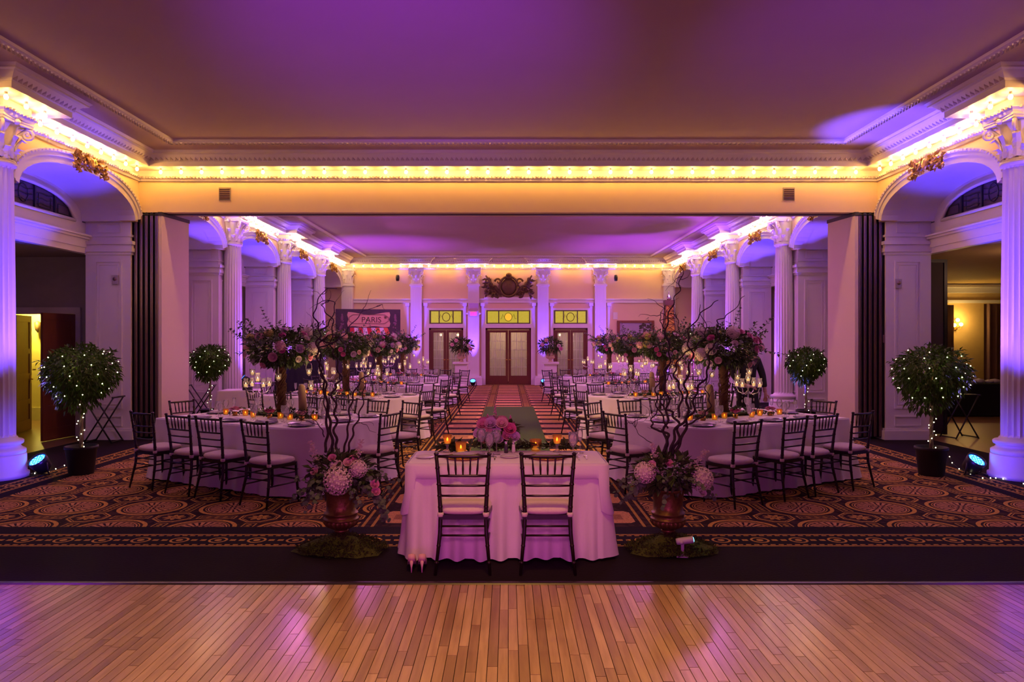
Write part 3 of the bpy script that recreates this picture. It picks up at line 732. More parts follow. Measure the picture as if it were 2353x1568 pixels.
# right room beyond
b = MB().box(7.6, 15, 19.5, 19.6, 0, 3.3).box(7.6, 15, 5, 19.6, 3.3, 3.4).box(14.9, 15, 5, 19.6, 0, 3.4).box(7.6, 15, 5, 5.1, 0, 3.4)
struct('wall_side_room', b, mat('tan_room_wall', (.55, .38, .16), .8))
struct('floor_side_room', MB().box(7.5, 15, 5, 19.6, -.016, 0), mat('tan_wood_floor', (.28, .17, .08), .4, col2=(.2, .11, .05), scale=6, stretch=(1, 8, 1)))
struct('trim_crown', MB().box(7.6, 14.9, 19.38, 19.5, 3.05, 3.3).box(7.6, 14.9, 19.30, 19.5, 3.2, 3.26).box(8.4, 14.9, 19.46, 19.5, 2.78, 2.86), M_white)
p = D(2205, 750, 19.3); KS.put((p.x, 19.5, p.z), 0, 'brass wall sconce with three glowing globes in the right side room', 'sconce')
point('sconce_light', (p.x, 19.2, p.z+.15), 32, (1, .62, .16), .10)
def curtain(x0, x1, y, z0, z1, label):
    cu = MB(); n = 40; vs = []
    for k in range(n+1): q = x0+(x1-x0)*k/n; yy = y+.05*math.sin(k*1.25); vs += [(q, yy, z0), (q, yy, z1)]
    cu.add(vs, [(2*k, 2*k+2, 2*k+3, 2*k+1) for k in range(n)], True); return tag(obj('window_curtain', cu, mat('brown_curtain', (.20, .11, .09), .9)), label, 'curtain')
curtain(12.75, 14.2, 19.25, .02, 2.75, 'brown floor length curtain on the far wall of the right side room')
curtain(11.75, 11.98, 19.35, .02, 2.72, 'narrow brown drape left of the globe sconce in the right side room')
t = MB(); x0, x1 = 9.9, 12.0
t.box(x0, x1, 16.6, 17.4, .02, .76)
tag(obj('draped_table', t, M_blackcloth), 'long buffet table under black cloth in the right side room', 'table')
for k, (px, hh) in enumerate(((2232, .06), (2250, .09), (2272, .06), (2286, .08))):
    tag(obj('serving_dish', MB().lathe([(.05, 0), (.11, .02), (.10, hh), (0, hh+.02)], 12), M_china, loc=(D(px, 878, 16.9).x, 16.9, .762)), 'pale serving dish on the black cloth buffet table, %s from the left' % ordn[k].replace('nearest', 'first'), 'dish', 'dishes on the black buffet table')
# folded black screen at the opening of the right room
b = thing('folding_screen', 'tall black edged folding wall panel standing behind the right twinkling tree', 'screen', (D(2148, 600, 13.3).x, 13.3, 0), .1)
obj('screen_panel', MB().box(-.12, .16, -.02, .02, .03, 3.22), mat('grey_screen', (.05, .03, .035), .7), b)
obj('screen_frame', MB().box(-.15, -.12, -.04, .04, .02, 3.2).box(.16, .22, -.04, .04, .02, 3.2).box(-.15, .22, -.04, .04, 3.2, 3.26), M_black, b)
point('side_fill', (-8.6, 9.0, 3.0), 16, (.95, .55, .5), .3); point('side_fill', (9.0, 12.0, 3.0), 18, (1, .55, .38), .3)
point('side_fill', (9.5, 17.0, 3.0), 10, (1, .6, .3), .3)
# ------------------------------------------------------------------ accordion partitions
def partition(s):
    r = thing('accordion_partition', ('cream and black accordion partition folded open at the %s end of the beam' % ('left' if s < 0 else 'right')), 'partition', (0, 0, 0))
    xin, xout = 6.20, 6.75; n = 6; st = (xout-xin)/n
    b = MB(); x = s*xin; b.add([(x-s*.03, 12.78, .03), (x-s*.14, 13.62, .03), (x-s*.14, 13.62, 4.02), (x-s*.03, 12.78, 4.02), (x+s*.03, 12.78, .03), (x-s*.08, 13.62, .03), (x-s*.08, 13.62, 4.02), (x+s*.03, 12.78, 4.02)],
        [(0,1,2,3),(4,7,6,5),(0,4,5,1),(3,2,6,7),(0,3,7,4),(1,5,6,2)]); obj('lead_panel', b, M_cream, r)
    obj('top_seal', MB().add([(x-s*.04, 12.76, 3.98), (x-s*.15, 13.64, 3.98), (x-s*.15, 13.64, 4.045), (x-s*.04, 12.76, 4.045), (x+s*.03, 12.76, 3.98), (x-s*.07, 13.64, 3.98), (x-s*.07, 13.64, 4.045), (x+s*.03, 12.76, 4.045)],
        [(0,1,2,3),(4,7,6,5),(0,4,5,1),(3,2,6,7),(0,3,7,4),(1,5,6,2)]), M_blackedge, r)
    for k in range(n):
        xa = xin+.02+st*k; dz = .015*(k % 2)
        b = MB(); a, c = s*(xa+.012), s*(xa+st-.008); b.box(min(a, c), max(a, c), 12.80+.01*(k % 2), 13.62, .03, 3.99+dz); obj('panel', b, M_cream if False else M_blackedge, r)
        e = MB(); q = s*(xa+st*.30); e.box(q-.011, q+.011, 12.775, 12.805, .05, 3.98); e.box(q-.006+s*.03, q+.006+s*.03, 12.785, 12.805, .05, 3.98); obj('edge_strip', e, M_alum, r)
        w_ = MB(); w_.add([(s*xa, 12.79, 4.0), (s*(xa+st), 12.79, 4.0), (s*(xa+st*.5), 12.79, 4.045), (s*xa, 13.3, 4.0), (s*(xa+st), 13.3, 4.0), (s*(xa+st*.5), 13.3, 4.045)], [(0,1,2),(3,5,4),(0,3,4,1),(1,4,5,2),(0,2,5,3)]); obj('hanger', w_, M_blackedge, r)
    if s > 0: obj('pull', MB().box(6.66, 6.69, 12.765, 12.775, 1.72, 1.86), M_alum, r)
    return r
partition(-1); partition(1)
# ------------------------------------------------------------------ cornice bulbs
BUL = MB(); BUL.lathe([(.016, .05), (.018, .02), (.018, .0)], 8, cap=True); bm0 = BUL.data('socket', M_white)
BUS = [MB().ball((0, 0, -.035), .030, 6, 4, (1, 1, 1.1)).data('globe', m_) for m_ in (M_bulb, M_bulb2)]
def mk_bulb(i):
    def f(): r = thing('light_bulb'); obj('socket', bm0, None, r, (0, 0, -.035)); obj('globe', BUS[i], None, r, (0, 0, -.025)); return r
    return Kind(f)
KB = [mk_bulb(0), mk_bulb(1)]
def nth(k): return '%d%s' % (k, 'th' if 10 < k % 100 < 14 else {1: 'st', 2: 'nd', 3: 'rd'}.get(k % 10, 'th'))
def bulbs(pts, label, group, en, col):
    for k, (x, y) in enumerate(pts): KB[en].put((x, y, 4.785), 0, label % nth(k+1), 'light bulb', group)
W1 = (1.0, .56, .13); W2 = (1.0, .62, .30)
bulbs([(-6.3+12.6*(k+.5)/35, YB-.19) for k in range(35)], 'bare glowing bulb, %s from the left along the front of the beam', 'bulbs along the beam', 0, W1)
def side_b(s, y0, y1, n):
    o = []
    for k in range(n):
        y = y0+(y1-y0)*(k+.5)/n; jog = any(abs(y-c) < .52 for c in COLY); o.append((s*(6.12 if jog else 6.42), y))
    return o
for s, sn in ((-1, 'left'), (1, 'right')):
    bulbs(side_b(s, 6.0, 12.6, 18), 'bare glowing bulb, %%s from the camera under the %s cornice before the beam' % sn, '%s cornice bulbs in front of the beam' % sn, 0, W1)
    bulbs(side_b(s, 13.5, 28.3, 40), 'bare glowing bulb, %%s from the beam along the %s cornice behind it' % sn, '%s cornice bulbs behind the beam' % sn, 1, W2)
bulbs([(-6.3+12.6*(k+.5)/34, YE-.27) for k in range(34)], 'bare glowing bulb, %s from the left along the end wall cornice', 'end wall cornice bulbs', 0, W1)
# ------------------------------------------------------------------ LED uplights
def mk_par():
    r = thing('led_uplight')
    h = MB(); h.M = Matrix.Rotation(math.radians(38), 4, 'X'); h.lathe([(.05, -.14), (.085, -.10), (.10, 0), (.105, .05), (.095, .05), (.09, .03)], 16); h.M = Matrix.Translation((0, 0, .15)) @ Matrix.Rotation(math.radians(38), 4, 'X')
    h2 = MB(); h2.M = h.M; h2.lathe([(.05, -.13), (.085, -.10), (.10, 0), (.105, .05), (.095, .05), (.09, .03)], 16); obj('housing', h2, M_black, r)
    l = MB(); l.M = h.M; l.mi = 0; l.add([(.09*math.cos(k*PI/8), .09*math.sin(k*PI/8), .032) for k in range(16)], [tuple(range(16))]); l.mi = 1
    for rad, n in ((0, 1), (.035, 6), (.068, 12)):
        for k in range(n): l.add([(rad*math.cos(2*PI*k/n)+.011*math.cos(q*PI/3), rad*math.sin(2*PI*k/n)+.011*math.sin(q*PI/3), .036) for q in range(6)], [tuple(range(6))])
    obj('lens', l, [M_led, M_ledw], r)
    obj('yoke', MB().tube([(-.115, 0, .15), (-.12, .02, .03), (-.10, .05, .01), (.10, .05, .01), (.12, .02, .03), (.115, 0, .15)], .010, 5).tube([(-.10, -.08, .01), (-.12, .02, .02)], .009, 5).tube([(.10, -.08, .01), (.12, .02, .02)], .009, 5), M_black, r)
    return r
KL = Kind(mk_par)
for i, (s, sn) in enumerate(((-1, 'left'), (1, 'right'))):
    g = G(90 if s < 0 else 2240, 1093); KL.put((g.x, g.y, 0), s*.35, 'small round LED uplight shining blue beside the nearest %s column base' % sn, 'stage light', None, 1.15)
    spot('uplight', (s*5.55, 8.75, .25), (s*6.45, 9.15, .35), 13*UP, VIOLET, 80, .8)
    spot('uplight', (s*5.80, 9.40, .25), (s*6.36, 9.25, 3.0), 800*UP, VIOLET, 30, .7)
    spot('uplight', (s*5.7, 10.2, .25), (s*7.2, 11.0, 4.4), 460*UP, BLUE, 34, .6)
    spot('uplight', (s*5.7, 8.2, .3), (s*6.45, 9.0, 2.4), 400*UP, VIOLET, 40, .7)
    for j, y in enumerate([16.94, 20.81, 24.68]):
        KL.put((s*5.95, y+.42, 0), s*.7, 'LED uplight on the floor by the %s %s column' % (ordn[j+1], sn), 'stage light')
        spot('uplight', (s*5.86, y+.12, .22), (s*6.34, y+.0, 2.7), 700*UP, VIOLET, 36, .7)
        spot('uplight', (s*5.6, y+1.4, .25), (s*7.2, y+2.1, 4.4), 430*UP, BLUE, 32, .6)
    spot('uplight', (s*5.6, 14.4, .25), (s*7.2, 15.0, 4.4), 430*UP, BLUE, 32, .6)
for x, t in ((-3.66, 'far left'), (-1.38, 'centre left'), (1.38, 'centre right'), (3.66, 'far right')):
    KL.put((x, YE-.75, 0), PI*0, 'black LED uplight at the foot of the %s end wall pilaster' % t, 'stage light', 'end wall uplights')
    spot('uplight', (x, YE-.62, .22), (x, YE-.20, 2.7), 900*UP, VIOLET, 21, .35)
spot('uplight', (5.05, 10.7, .3), (5.75, 10.9, 5.0), 1300*UP, (.13, .07, 1), 27, .7)
for x in (-4.6, -1.0, 2.6, 4.9): spot('uplight', (x, YE-1.2, .3), (x+.3, YE-2.5, 5.0), 130*UP, (.30, .05, 1), 26, .9)
for s in (-1, 1):
    for y in (15.5, 19.3, 23.2): spot('uplight', (s*5.7, y, .3), (s*4.2, y+1.2, 5.0), 700*UP, (.42, .05, 1), 62, 1.0)  # extra violet spots added in place of uplight bounced onto the back ceiling
# ------------------------------------------------------------------ gilded cartouches on the arches
def mk_cart():
    r = thing('gilded_cartouche'); rr = random.Random(5); b = MB(); L = MB()
    for sg in (-1, 1):
        for k in range(4):
            cx, cz = sg*(.10+.11*k), -.012*k*k; rad = .07-.006*k; pts = []
            for j in range(12): q = j*.62+k; q2 = rad*(1-j/14); pts.append((cx+q2*math.cos(q)*sg, -.06+.02*math.sin(j), cz+q2*math.sin(q)))
            b.tube(pts, [.022*(1-j/16) for j in range(12)], 5)
        for k in range(54):
            t = rr.random(); p = (sg*t*.42, -.04, -.05*t*t+rr.uniform(-.11, .10)); a = rr.uniform(-PI, PI)
            L.leaf(p, (math.cos(a)+sg*.6, -.4*rr.random()-.1, math.sin(a)), (0, -1, 0), rr.uniform(.07, .12), .075, .35)
    b.ball((0, -.07, 0), .07, 8, 6, (1, .6, 1.3))
    obj('scrollwork', b, M_gilt, r); obj('acanthus_leaves', L, M_gilt, r); return r
KG = Kind(mk_cart)
for s, sn in ((-1, 'left'), (1, 'right')):
    for j, (y0, y1) in enumerate(((9.2, 13.07), (13.07, 16.94), (16.94, 20.81), (20.81, 24.68), (24.68, 28.7))):
        KG.put((s*6.53, (y0+y1)/2, 4.50), -s*PI/2, 'gilded leafy cartouche over the crown of the %s arch on the %s side' % (ordn[j], sn), 'ornament', 'gilded arch ornaments')
# ------------------------------------------------------------------ big relief crest above the centre doors
cr = thing('plaster_crest', 'large dark bronze coloured crest with scrolls above the centre doors', 'ornament', (.02, YE-.05, 3.50), 0)
b = MB(); b.ball((0, 0, .42), .30, 14, 8, (1, .30, 1.15)); obj('shield', b, M_bronze, cr)
b = MB(); b.tube([(.37*math.cos(q*PI/12), -.05, .42+.40*math.sin(q*PI/12)) for q in range(25)], .05, 6); b.ball((0, -.08, .88), .09, 8, 6, (1.3, .8, 1)); b.ball((0, -.05, .80), .13, 8, 5, (1.2, .5, .8)); obj('shield_rim', b, M_bronze, cr)
rr = random.Random(11)
for sg in (-1, 1):
    b = MB()
    for k, (cx, cz, rad) in enumerate(((.42, .62, .14), (.60, .30, .17), (.86, .66, .12), (.88, .22, .10), (.48, .10, .12), (.74, .48, .10))):
        pts = [(sg*(cx+rad*(1-j/15)*math.cos(j*.55+k)), -.05, cz+rad*(1-j/15)*math.sin(j*.55+k)) for j in range(13)]; b.tube(pts, [.045*(1-j/18) for j in range(13)], 5)
    b.tube([(sg*.30, -.04, .12), (sg*.6, -.04, .42), (sg*.80, -.04, .70), (sg*.92, -.04, .86)], [.06, .05, .05, .03], 6)
    obj('scroll', b, M_bronze, cr); L = MB()
    for k in range(60):
        t = rr.random(); L.leaf((sg*(.3+.62*t), -.05, rr.uniform(.05, .25)+.55*t*rr.random()), (sg*rr.uniform(-.2, 1), -.2*rr.random(), rr.uniform(-.6, .9)), (0, -1, 0), rr.uniform(.14, .26), .09, .2)
    obj('leaf_spray', L, M_bronze, cr)
b = MB(); b.box(-.98, .98, -.05, .03, -.06, .0); obj('shelf', b, M_white, cr)
# ------------------------------------------------------------------ small wall fixtures
for px, t in ((914, 'left'), (1415, 'right')):
    p = D(px, 639, YE-.1); r = thing('wall_speaker', 'small black speaker high on the end wall, %s of the crest' % t, 'speaker', (p.x, YE-.02, p.z))
    obj('cabinet', MB().lathe([(.0, -.13), (.06, -.12), (.075, 0), (.06, .11), (0, .13)], 10, (0, -.12, 0)), M_black, r); obj('bracket', MB().box(-.02, .02, -.08, .01, -.02, .02), M_black, r)
for px, t in ((517, 'left'), (1812, 'right')):
    p = D(px, 446, YB); r = thing('wall_vent', 'square grey louvred vent at the %s end of the beam' % t, 'vent', (p.x, YB, p.z))
    obj('vent_frame', MB().box(-.105, .105, -.015, 0, -.115, .115), mat('grey_vent', (.33, .28, .2), .5), r)
    for k in range(6): obj('louvre', MB().add([(-.09, -.016, -.10+.033*k), (.09, -.016, -.10+.033*k), (.09, -.028, -.08+.033*k), (-.09, -.028, -.08+.033*k), (-.09, -.014, -.075+.033*k), (.09, -.014, -.075+.033*k)], [(0, 1, 2, 3), (3, 2, 5, 4)]), M_alum, r)
for px, py, s, t in ((265, 643, -1, 'left'), (2064, 652, 1, 'right')):
    p = D(px, py, 12.72); r = thing('wall_thermostat', 'pale square control panel mounted on the %s panelled pier' % t, 'thermostat', (p.x, 12.735, p.z))
    obj('case', MB().box(-.055, .055, -.035, 0, -.08, .08), mat('grey_plastic', (.45, .40, .42), .5), r); obj('grille', MB().lathe([(.035, 0), (.035, .004), (0, .004)], 12).data('grille', M_alum), None, r, (0, -.036, .01), (PI/2, 0, 0))
p = D(1414, 726, YE); tag(obj('wall_plate', MB().box(-.09, .09, -.02, 0, -.14, .14), M_white, loc=(p.x, YE, p.z)), 'pale wall plate to the upper left of the framed painting', 'wall plate')
# exit sign with emergency heads
r = thing('exit_sign', 'lit pink EXIT sign with two lamp heads on an end wall pilaster', 'exit sign', (-1.38, YE-.26, D(1089, 722, YE).z))
obj('case', MB().box(-.20, .20, -.03, .03, -.10, .11), mat('sign_case', (.75, .70, .78), .5), r)
obj('face', MB().box(-.13, .13, -.036, -.031, -.08, .08), mat('pink_face', (.8, .1, .4), .4, emit=(1, .10, .42), estr=.8), r)
for sg in (-1, 1): obj('lamp_head', MB().ball((sg*.25, -.03, .02), .045, 8, 5).tube([(sg*.2, 0, .02), (sg*.25, -.02, .02)], .015, 5), M_white, r)
obj('mount', MB().box(-.19, .19, -.02, .04, .11, .42), mat('pink_plate', (.55, .38, .42), .6), r)
def text(name, s, size, loc, rot, m, parent=None, depth=.004, align='CENTER'):
    cu = bpy.data.curves.new(name, 'FONT'); cu.body = s; cu.size = size; cu.extrude = depth; cu.align_x = align; cu.align_y = 'CENTER'
    tmp = bpy.data.objects.new('t', cu); C.objects.link(tmp); dg = bpy.context.evaluated_depsgraph_get(); me = bpy.data.meshes.new_from_object(tmp.evaluated_get(dg))
    bpy.data.objects.remove(tmp); me.materials.clear(); me.materials.append(m); me.name = name
    return obj(name, me, None, parent, loc, rot)
text('lettering', 'EXIT', .13, (0, -.038, 0), (PI/2, 0, 0), mat('sign_letters', (.5, .02, .5), .4, emit=(.6, .02, .7), estr=.8), r)
# framed painting
p = D(1418, 737, YE-.05); q = D(1503, 737, YE-.05); x0, x1, zt = p.x, q.x, p.z; zb = zt-1.0
r = thing('framed_painting', 'dark framed landscape painting of trees and sky on the right of the end wall', 'painting', ((x0+x1)/2, YE-.03, zb)); hw = (x1-x0)/2
b = MB(); b.box(-hw, hw, -.05, .02, 0, .09).box(-hw, hw, -.05, .02, .91, 1.0).box(-hw, -hw+.11, -.05, .02, .09, .91).box(hw-.11, hw, -.05, .02, .09, .91); obj('frame', b, mat('red_brown_frame', (.20, .05, .02), .4), r)
obj('canvas', MB().box(-hw+.11, hw-.11, -.02, .0, .09, .91), mat('painted_sky', (.30, .26, .42), .6, col2=(.45, .36, .42), scale=3), r)
b = MB(); rr = random.Random(2)
for k in range(50): b.disc((rr.uniform(.15, hw-.14), -.024-.0001*k, rr.uniform(.35, .86)), (0, -1, 0), rr.uniform(.03, .06), 7)
for k in range(60): b.disc((rr.uniform(-hw+.16, hw-.16), -.024-.0001*k, rr.uniform(.12, .33)), (0, -1, 0), rr.uniform(.03, .05), 7)
o = obj('painted_trees', b, mat('painted_dark', (.06, .05, .03), .7), r); o['kind'] = 'stuff'
# ------------------------------------------------------------------ chiavari chair
def mk_chair():
    r = thing('chiavari_chair')
    def nodes(b, p, q, rad, ts):
        p, q = Vector(p), Vector(q); d = (q-p).normalized()
        for t in ts: c = p.lerp(q, t); b.tube([c-d*.010, c-d*.003, c+d*.003, c+d*.010], [rad, rad*1.28, rad*1.28, rad], 6, False)
    for s in (-1, 1):
        P = [(s*.205, -.245, 0), (s*.175, -.185, .30), (s*.170, -.180, .45), (s*.183, -.205, .70), (s*.198, -.235, .90)]
        b = MB(); b.tube(P, [.011, .0155, .017, .015, .0145], 7); b.lathe([(.014, 0), (.019, .006), (.019, .014), (.010, .022)], 7, (P[-1][0], P[-1][1], .898))
        nodes(b, P[0], P[1], .014, (.3, .7)); nodes(b, P[2], P[3], .016, (.2, .55, .9)); nodes(b, P[3], P[4], .015, (.5,)); obj('leg', b, M_darkwood, r)
        P = [(s*.205, .20, 0), (s*.190, .185, .25), (s*.185, .18, .42)]; b = MB(); b.tube(P, [.011, .015, .017], 7); nodes(b, P[0], P[2], .015, (.35, .6, .85)); obj('leg', b, M_darkwood, r)
    fr = [(-.185, -.195), (-.20, .0), (-.215, .16), (-.18, .205), (0, .215), (.18, .205), (.215, .16), (.20, 0), (.185, -.195)]
    obj('seat_frame', MB().prism(fr, .405, .438), M_darkwood, r)
    b = MB(); N = 28; vs = []; prof_ = [(.90, .438), (1.0, .450), (1.02, .468), (.97, .486), (.80, .497), (.40, .503)]
    for k, z in prof_:
        for j in range(N):
            a = 2*PI*j/N; cx, cy = math.cos(a), math.sin(a); e = .55; wx = .205-.018*(cy < 0)*abs(cy)
            vs.append((k*wx*math.copysign(abs(cx)**e, cx), .008+k*.200*math.copysign(abs(cy)**e, cy), z))
    fs = [(i*N+j, i*N+(j+1) % N, (i+1)*N+(j+1) % N, (i+1)*N+j) for i in range(len(prof_)-1) for j in range(N)]; fs.append(tuple((len(prof_)-1)*N+j for j in range(N)))
    b.add(vs, fs, True); cu = obj('cushion', b, M_cushion, r)
    b = MB()
    for s in (-1, 1): b.lathe([(.020, .425), (.024, .43), (.024, .452), (.020, .457)], 8, (s*.171, -.182, 0))
    obj('cushion_tie', b, M_cushion, cu)
    def rail(nm, z, rad, x, y): obj(nm, MB().tube([(-x, y, z), (-x*.5, y-.004, z), (0, y-.006, z), (x*.5, y-.004, z), (x, y, z)], [rad*.9, rad*1.15, rad, rad*1.15, rad*.9], 6), M_darkwood, r)
    rail('top_rail', .888, .0125, .196, -.232); rail('rail', .738, .0095, .186, -.211); rail('rail', .662, .0085, .182, -.200); rail('rail', .584, .0085, .177, -.190)
    for k in range(5):
        x = -.112+.056*k; obj('spindle', MB().tube([(x*.93, -.215, .738), (x*.97, -.222, .79), (x, -.227, .835), (x*1.04, -.235, .888)], [.005, .0095, .0065, .008], 6), M_darkwood, r)
    for z in (.285, .355): obj('stretcher', MB().tube([(-.178, -.19-.0*z, z), (.178, -.19, z)], .0085, 5), M_darkwood, r)
    for z in (.22, .33):
        for s in (-1, 1): obj('stretcher', MB().tube([(s*.181, -.195, z), (s*.192, .188, z)], .0085, 5), M_darkwood, r)
    for z in (.25, .35): obj('stretcher', MB().tube([(-.19, .188, z), (.19, .188, z)], .0085, 5), M_darkwood, r)
    return r
KCH = Kind(mk_chair)
# ------------------------------------------------------------------ tableware
def lath1(name, prof, m, n=14):
    def f(): o = obj(name, MB().lathe(prof, n, cap=False), m); return o
    return Kind(f)
GOB = [(0, 0), (.034, .002), (.034, .006), (.008, .012), (.006, .03), (.007, .07), (.022, .085), (.033, .11), (.036, .15), (.034, .185), (.033, .185), (.034, .15), (.031, .112), (.02, .09), (0, .084)]
WIN = [(0, 0), (.033, .002), (.033, .005), (.006, .010), (.004, .04), (.004, .09), (.02, .105), (.034, .135), (.036, .165), (.030, .20), (.029, .20), (.034, .165), (.032, .136), (.018, .108), (0, .10)]
FLU = [(0, 0), (.030, .002), (.030, .005), (.005, .010), (.004, .06), (.004, .10), (.018, .12), (.024, .16), (.024, .215), (.023, .215), (.022, .16), (.016, .122), (0, .108)]
def mk_goblet():
    r = thing('water_goblet'); obj('bowl', MB().lathe(GOB, 14, cap=False), M_glass, r); obj('iced_water', MB().lathe([(0, .088), (.018, .092), (.029, .113), (.0325, .15), (.032, .168), (0, .168)], 12), M_crystal, r); return r
KGO = Kind(mk_goblet); KWI = lath1('wine_glass', WIN, M_glass); KFL = lath1('champagne_flute', FLU, M_glass, 12)
KPL = lath1('charger_plate', [(0, .004), (.10, .004), (.115, .008), (.150, .016), (.155, .014), (.12, .0), (0, 0)], M_plate, 28)
KBP = lath1('bread_plate', [(0, .004), (.055, .004), (.062, .007), (.080, .012), (.083, .010), (.06, 0), (0, 0)], M_china, 22)
def mk_nap():
    b = MB(); N = 10; vs = []
    b.add([(-.10, -.07, .016), (.10, -.07, .016), (.10, .07, .016), (-.10, .07, .016), (-.09, -.055, .033), (.0, -.06, .044), (.09, -.055, .033), (.09, .055, .031), (0, .06, .042), (-.09, .055, .031)],
        [(0, 1, 6, 5, 4), (1, 2, 7, 6), (2, 3, 9, 8, 7), (3, 0, 4, 9), (4, 5, 8, 9), (5, 6, 7, 8)]); return obj('folded_napkin', b, M_napkin)
KNA = Kind(mk_nap)
def mk_cut(kind):
    def f():
        b = MB()
        if kind == 'fork': b.box(-.004, .004, -.10, .03, 0, .003); b.box(-.011, .011, .03, .04, 0, .004); [b.box(x-.0015, x+.0015, .04, .085, 0, .004) for x in (-.009, -.003, .003, .009)]
        elif kind == 'knife': b.box(-.006, .006, -.11, .0, 0, .006); b.add([(-.007, 0, 0), (.007, 0, 0), (.007, .08, 0), (0, .11, 0), (-.005, .1, 0), (-.007, 0, .003), (.007, 0, .003), (.007, .08, .003), (0, .11, .003), (-.005, .1, .003)], [(4,3,2,1,0), (5,6,7,8,9), (0,1,6,5), (1,2,7,6), (2,3,8,7), (3,4,9,8), (4,0,5,9)])
        else: b.box(-.004, .004, -.10, .03, 0, .004); b.ball((0, .05, .004), .017, 8, 5, (1, 1.4, .25))
        return obj(kind, b, M_silver)
    return Kind(f)
KFO, KKN, KSP = mk_cut('fork'), mk_cut('knife'), mk_cut('spoon')
def mk_card(): return obj('menu_card', MB().add([(-.06, -.03, 0), (.06, -.03, 0), (.06, 0, .055), (-.06, 0, .055), (-.06, .03, 0), (.06, .03, 0)], [(0, 1, 2, 3), (3, 2, 5, 4), (0, 4, 3), (1, 2, 5)]), M_napkin)
KCA = Kind(mk_card)
def mk_votive():
    r = thing('votive_candle'); obj('glass', MB().lathe([(0, 0), (.030, 0), (.036, .02), (.038, .06), (.042, .075), (.040, .075), (.036, .06), (.033, .02), (0, .008)], 12, cap=False), M_amber, r)
    obj('candle', MB().lathe([(0, .009), (.024, .009), (.024, .030), (0, .030)], 10), M_candle, r); obj('flame', MB().lathe([(0, .030), (.006, .038), (.004, .048), (0, .058)], 6), M_flame, r); return r
KVO = Kind(mk_votive)
def rose_mesh(name, m, r0=.04, seed=1, layers=4):
    rr = random.Random(seed); b = MB(); b.ball((0, 0, r0*.30), r0*.55, 8, 6)
    for L in range(layers):
        t = L/(layers-1); n = 3+L; rad = r0*(.30+.70*t); h = r0*(1.05-.35*t)
        for k in range(n):
            a = 2*PI*k/n+L*.7; w_ = 2*PI/n*.72; vs = []
            for i, (zz, rf) in enumerate(((-.25, .45), (.35, .95), (.8, 1.0+.12*t), (.98, 1.12+.25*t))):
                for j in (-1, 0, 1): aa = a+j*w_*(.6 if i == 0 else 1)*(.8 if i == 3 else 1); q = rad*rf; vs.append((q*math.cos(aa), q*math.sin(aa), h*zz-(.1*r0 if (i == 3 and j) else 0)))
            b.add(vs, [(3*i+j, 3*i+j+1, 3*i+4+j, 3*i+3+j) for i in range(3) for j in range(2)], True)
    return b.data(name, m)
def hyd_mesh(name, m, r0=.08, seed=1, n=46):
    rr = random.Random(seed); b = MB(); b.ball((0, 0, 0), r0*.82, 8, 6)
    for k in range(n):
        z = 1-1.7*(k+.5)/n; a = k*2.39996; q = math.sqrt(max(0, 1-z*z)); c = Vector((q*math.cos(a), q*math.sin(a), z)); u, v = perp(c); c0 = c*r0; s_ = r0*2.0/math.sqrt(n)
        th = rr.random()*PI
        for j in range(4):
            t = th+j*PI/2; d = u*math.cos(t)+v*math.sin(t); e = u*math.cos(t+PI/2)+v*math.sin(t+PI/2)
            b.add([c0, c0+d*s_*.6+e*s_*.42+c*s_*.15, c0+d*s_+c*s_*.35, c0+d*s_*.6-e*s_*.42+c*s_*.15], [(0, 1, 2, 3)])
    return b.data(name, m)
MR = {k: rose_mesh('rose', m, .045, i) for i, (k, m) in enumerate((('pink', M_fl_pink), ('blush', M_fl_blush), ('hot', M_fl_hot), ('lilac', M_fl_lilac), ('white', M_fl_white)))}
MH = {'white': hyd_mesh('hydrangea', M_fl_white, .085, 3, 90), 'green': hyd_mesh('hydrangea', M_fl_green, .06, 4, 34), 'blush': hyd_mesh('hydrangea', M_fl_blush, .07, 4, 34)}
def foliage(b, c, rad, n, L, W, rr, droop=0, shell=.45, up=.0):
    for k in range(n):
        z = rr.uniform(-1, 1); a = rr.random()*2*PI; q = math.sqrt(1-z*z); d = Vector((q*math.cos(a), q*math.sin(a), z)); t = shell+(1-shell)*rr.random()**.6
        p = Vector((c[0]+d.x*rad[0]*t, c[1]+d.y*rad[1]*t, c[2]+d.z*rad[2]*t))
        dd = d+Vector((rr.uniform(-.6, .6), rr.uniform(-.6, .6), rr.uniform(-.6, .6)-droop+up)); l = L*rr.uniform(.7, 1.3)
        b.leaf(p, dd, (rr.uniform(-.5, .5), rr.uniform(-.5, .5), 1), l, W*rr.uniform(.8, 1.25), .18)
def sprig(b, s, p, d, L, rr, leafL=.05, leafW=.04, curve=.4, bend=(0, 0, 0), leaves=True, r0=.004, seg=8):
    pts = [Vector(p)]; d = Vector(d).normalized()
    for k in range(seg):
        d = (d+Vector((rr.uniform(-1, 1), rr.uniform(-1, 1), rr.uniform(-1, 1)))*curve*.3+Vector(bend)*.2).normalized(); pts.append(pts[-1]+d*L/seg)
    s.tube(pts, [r0*(1-.7*i/seg) for i in range(seg+1)], 4, False)
    if leaves:
        for i in range(2, seg+1):
            for sg in (-1, 1):
                u, v = perp(pts[i]-pts[i-1]); a = rr.random()*PI; e = u*math.cos(a)+v*math.sin(a)
                b.leaf(pts[i], e*sg+(pts[i]-pts[i-1]).normalized()*.5, (0, 0, 1), leafL*rr.uniform(.8, 1.2), leafW, .15)
    return pts
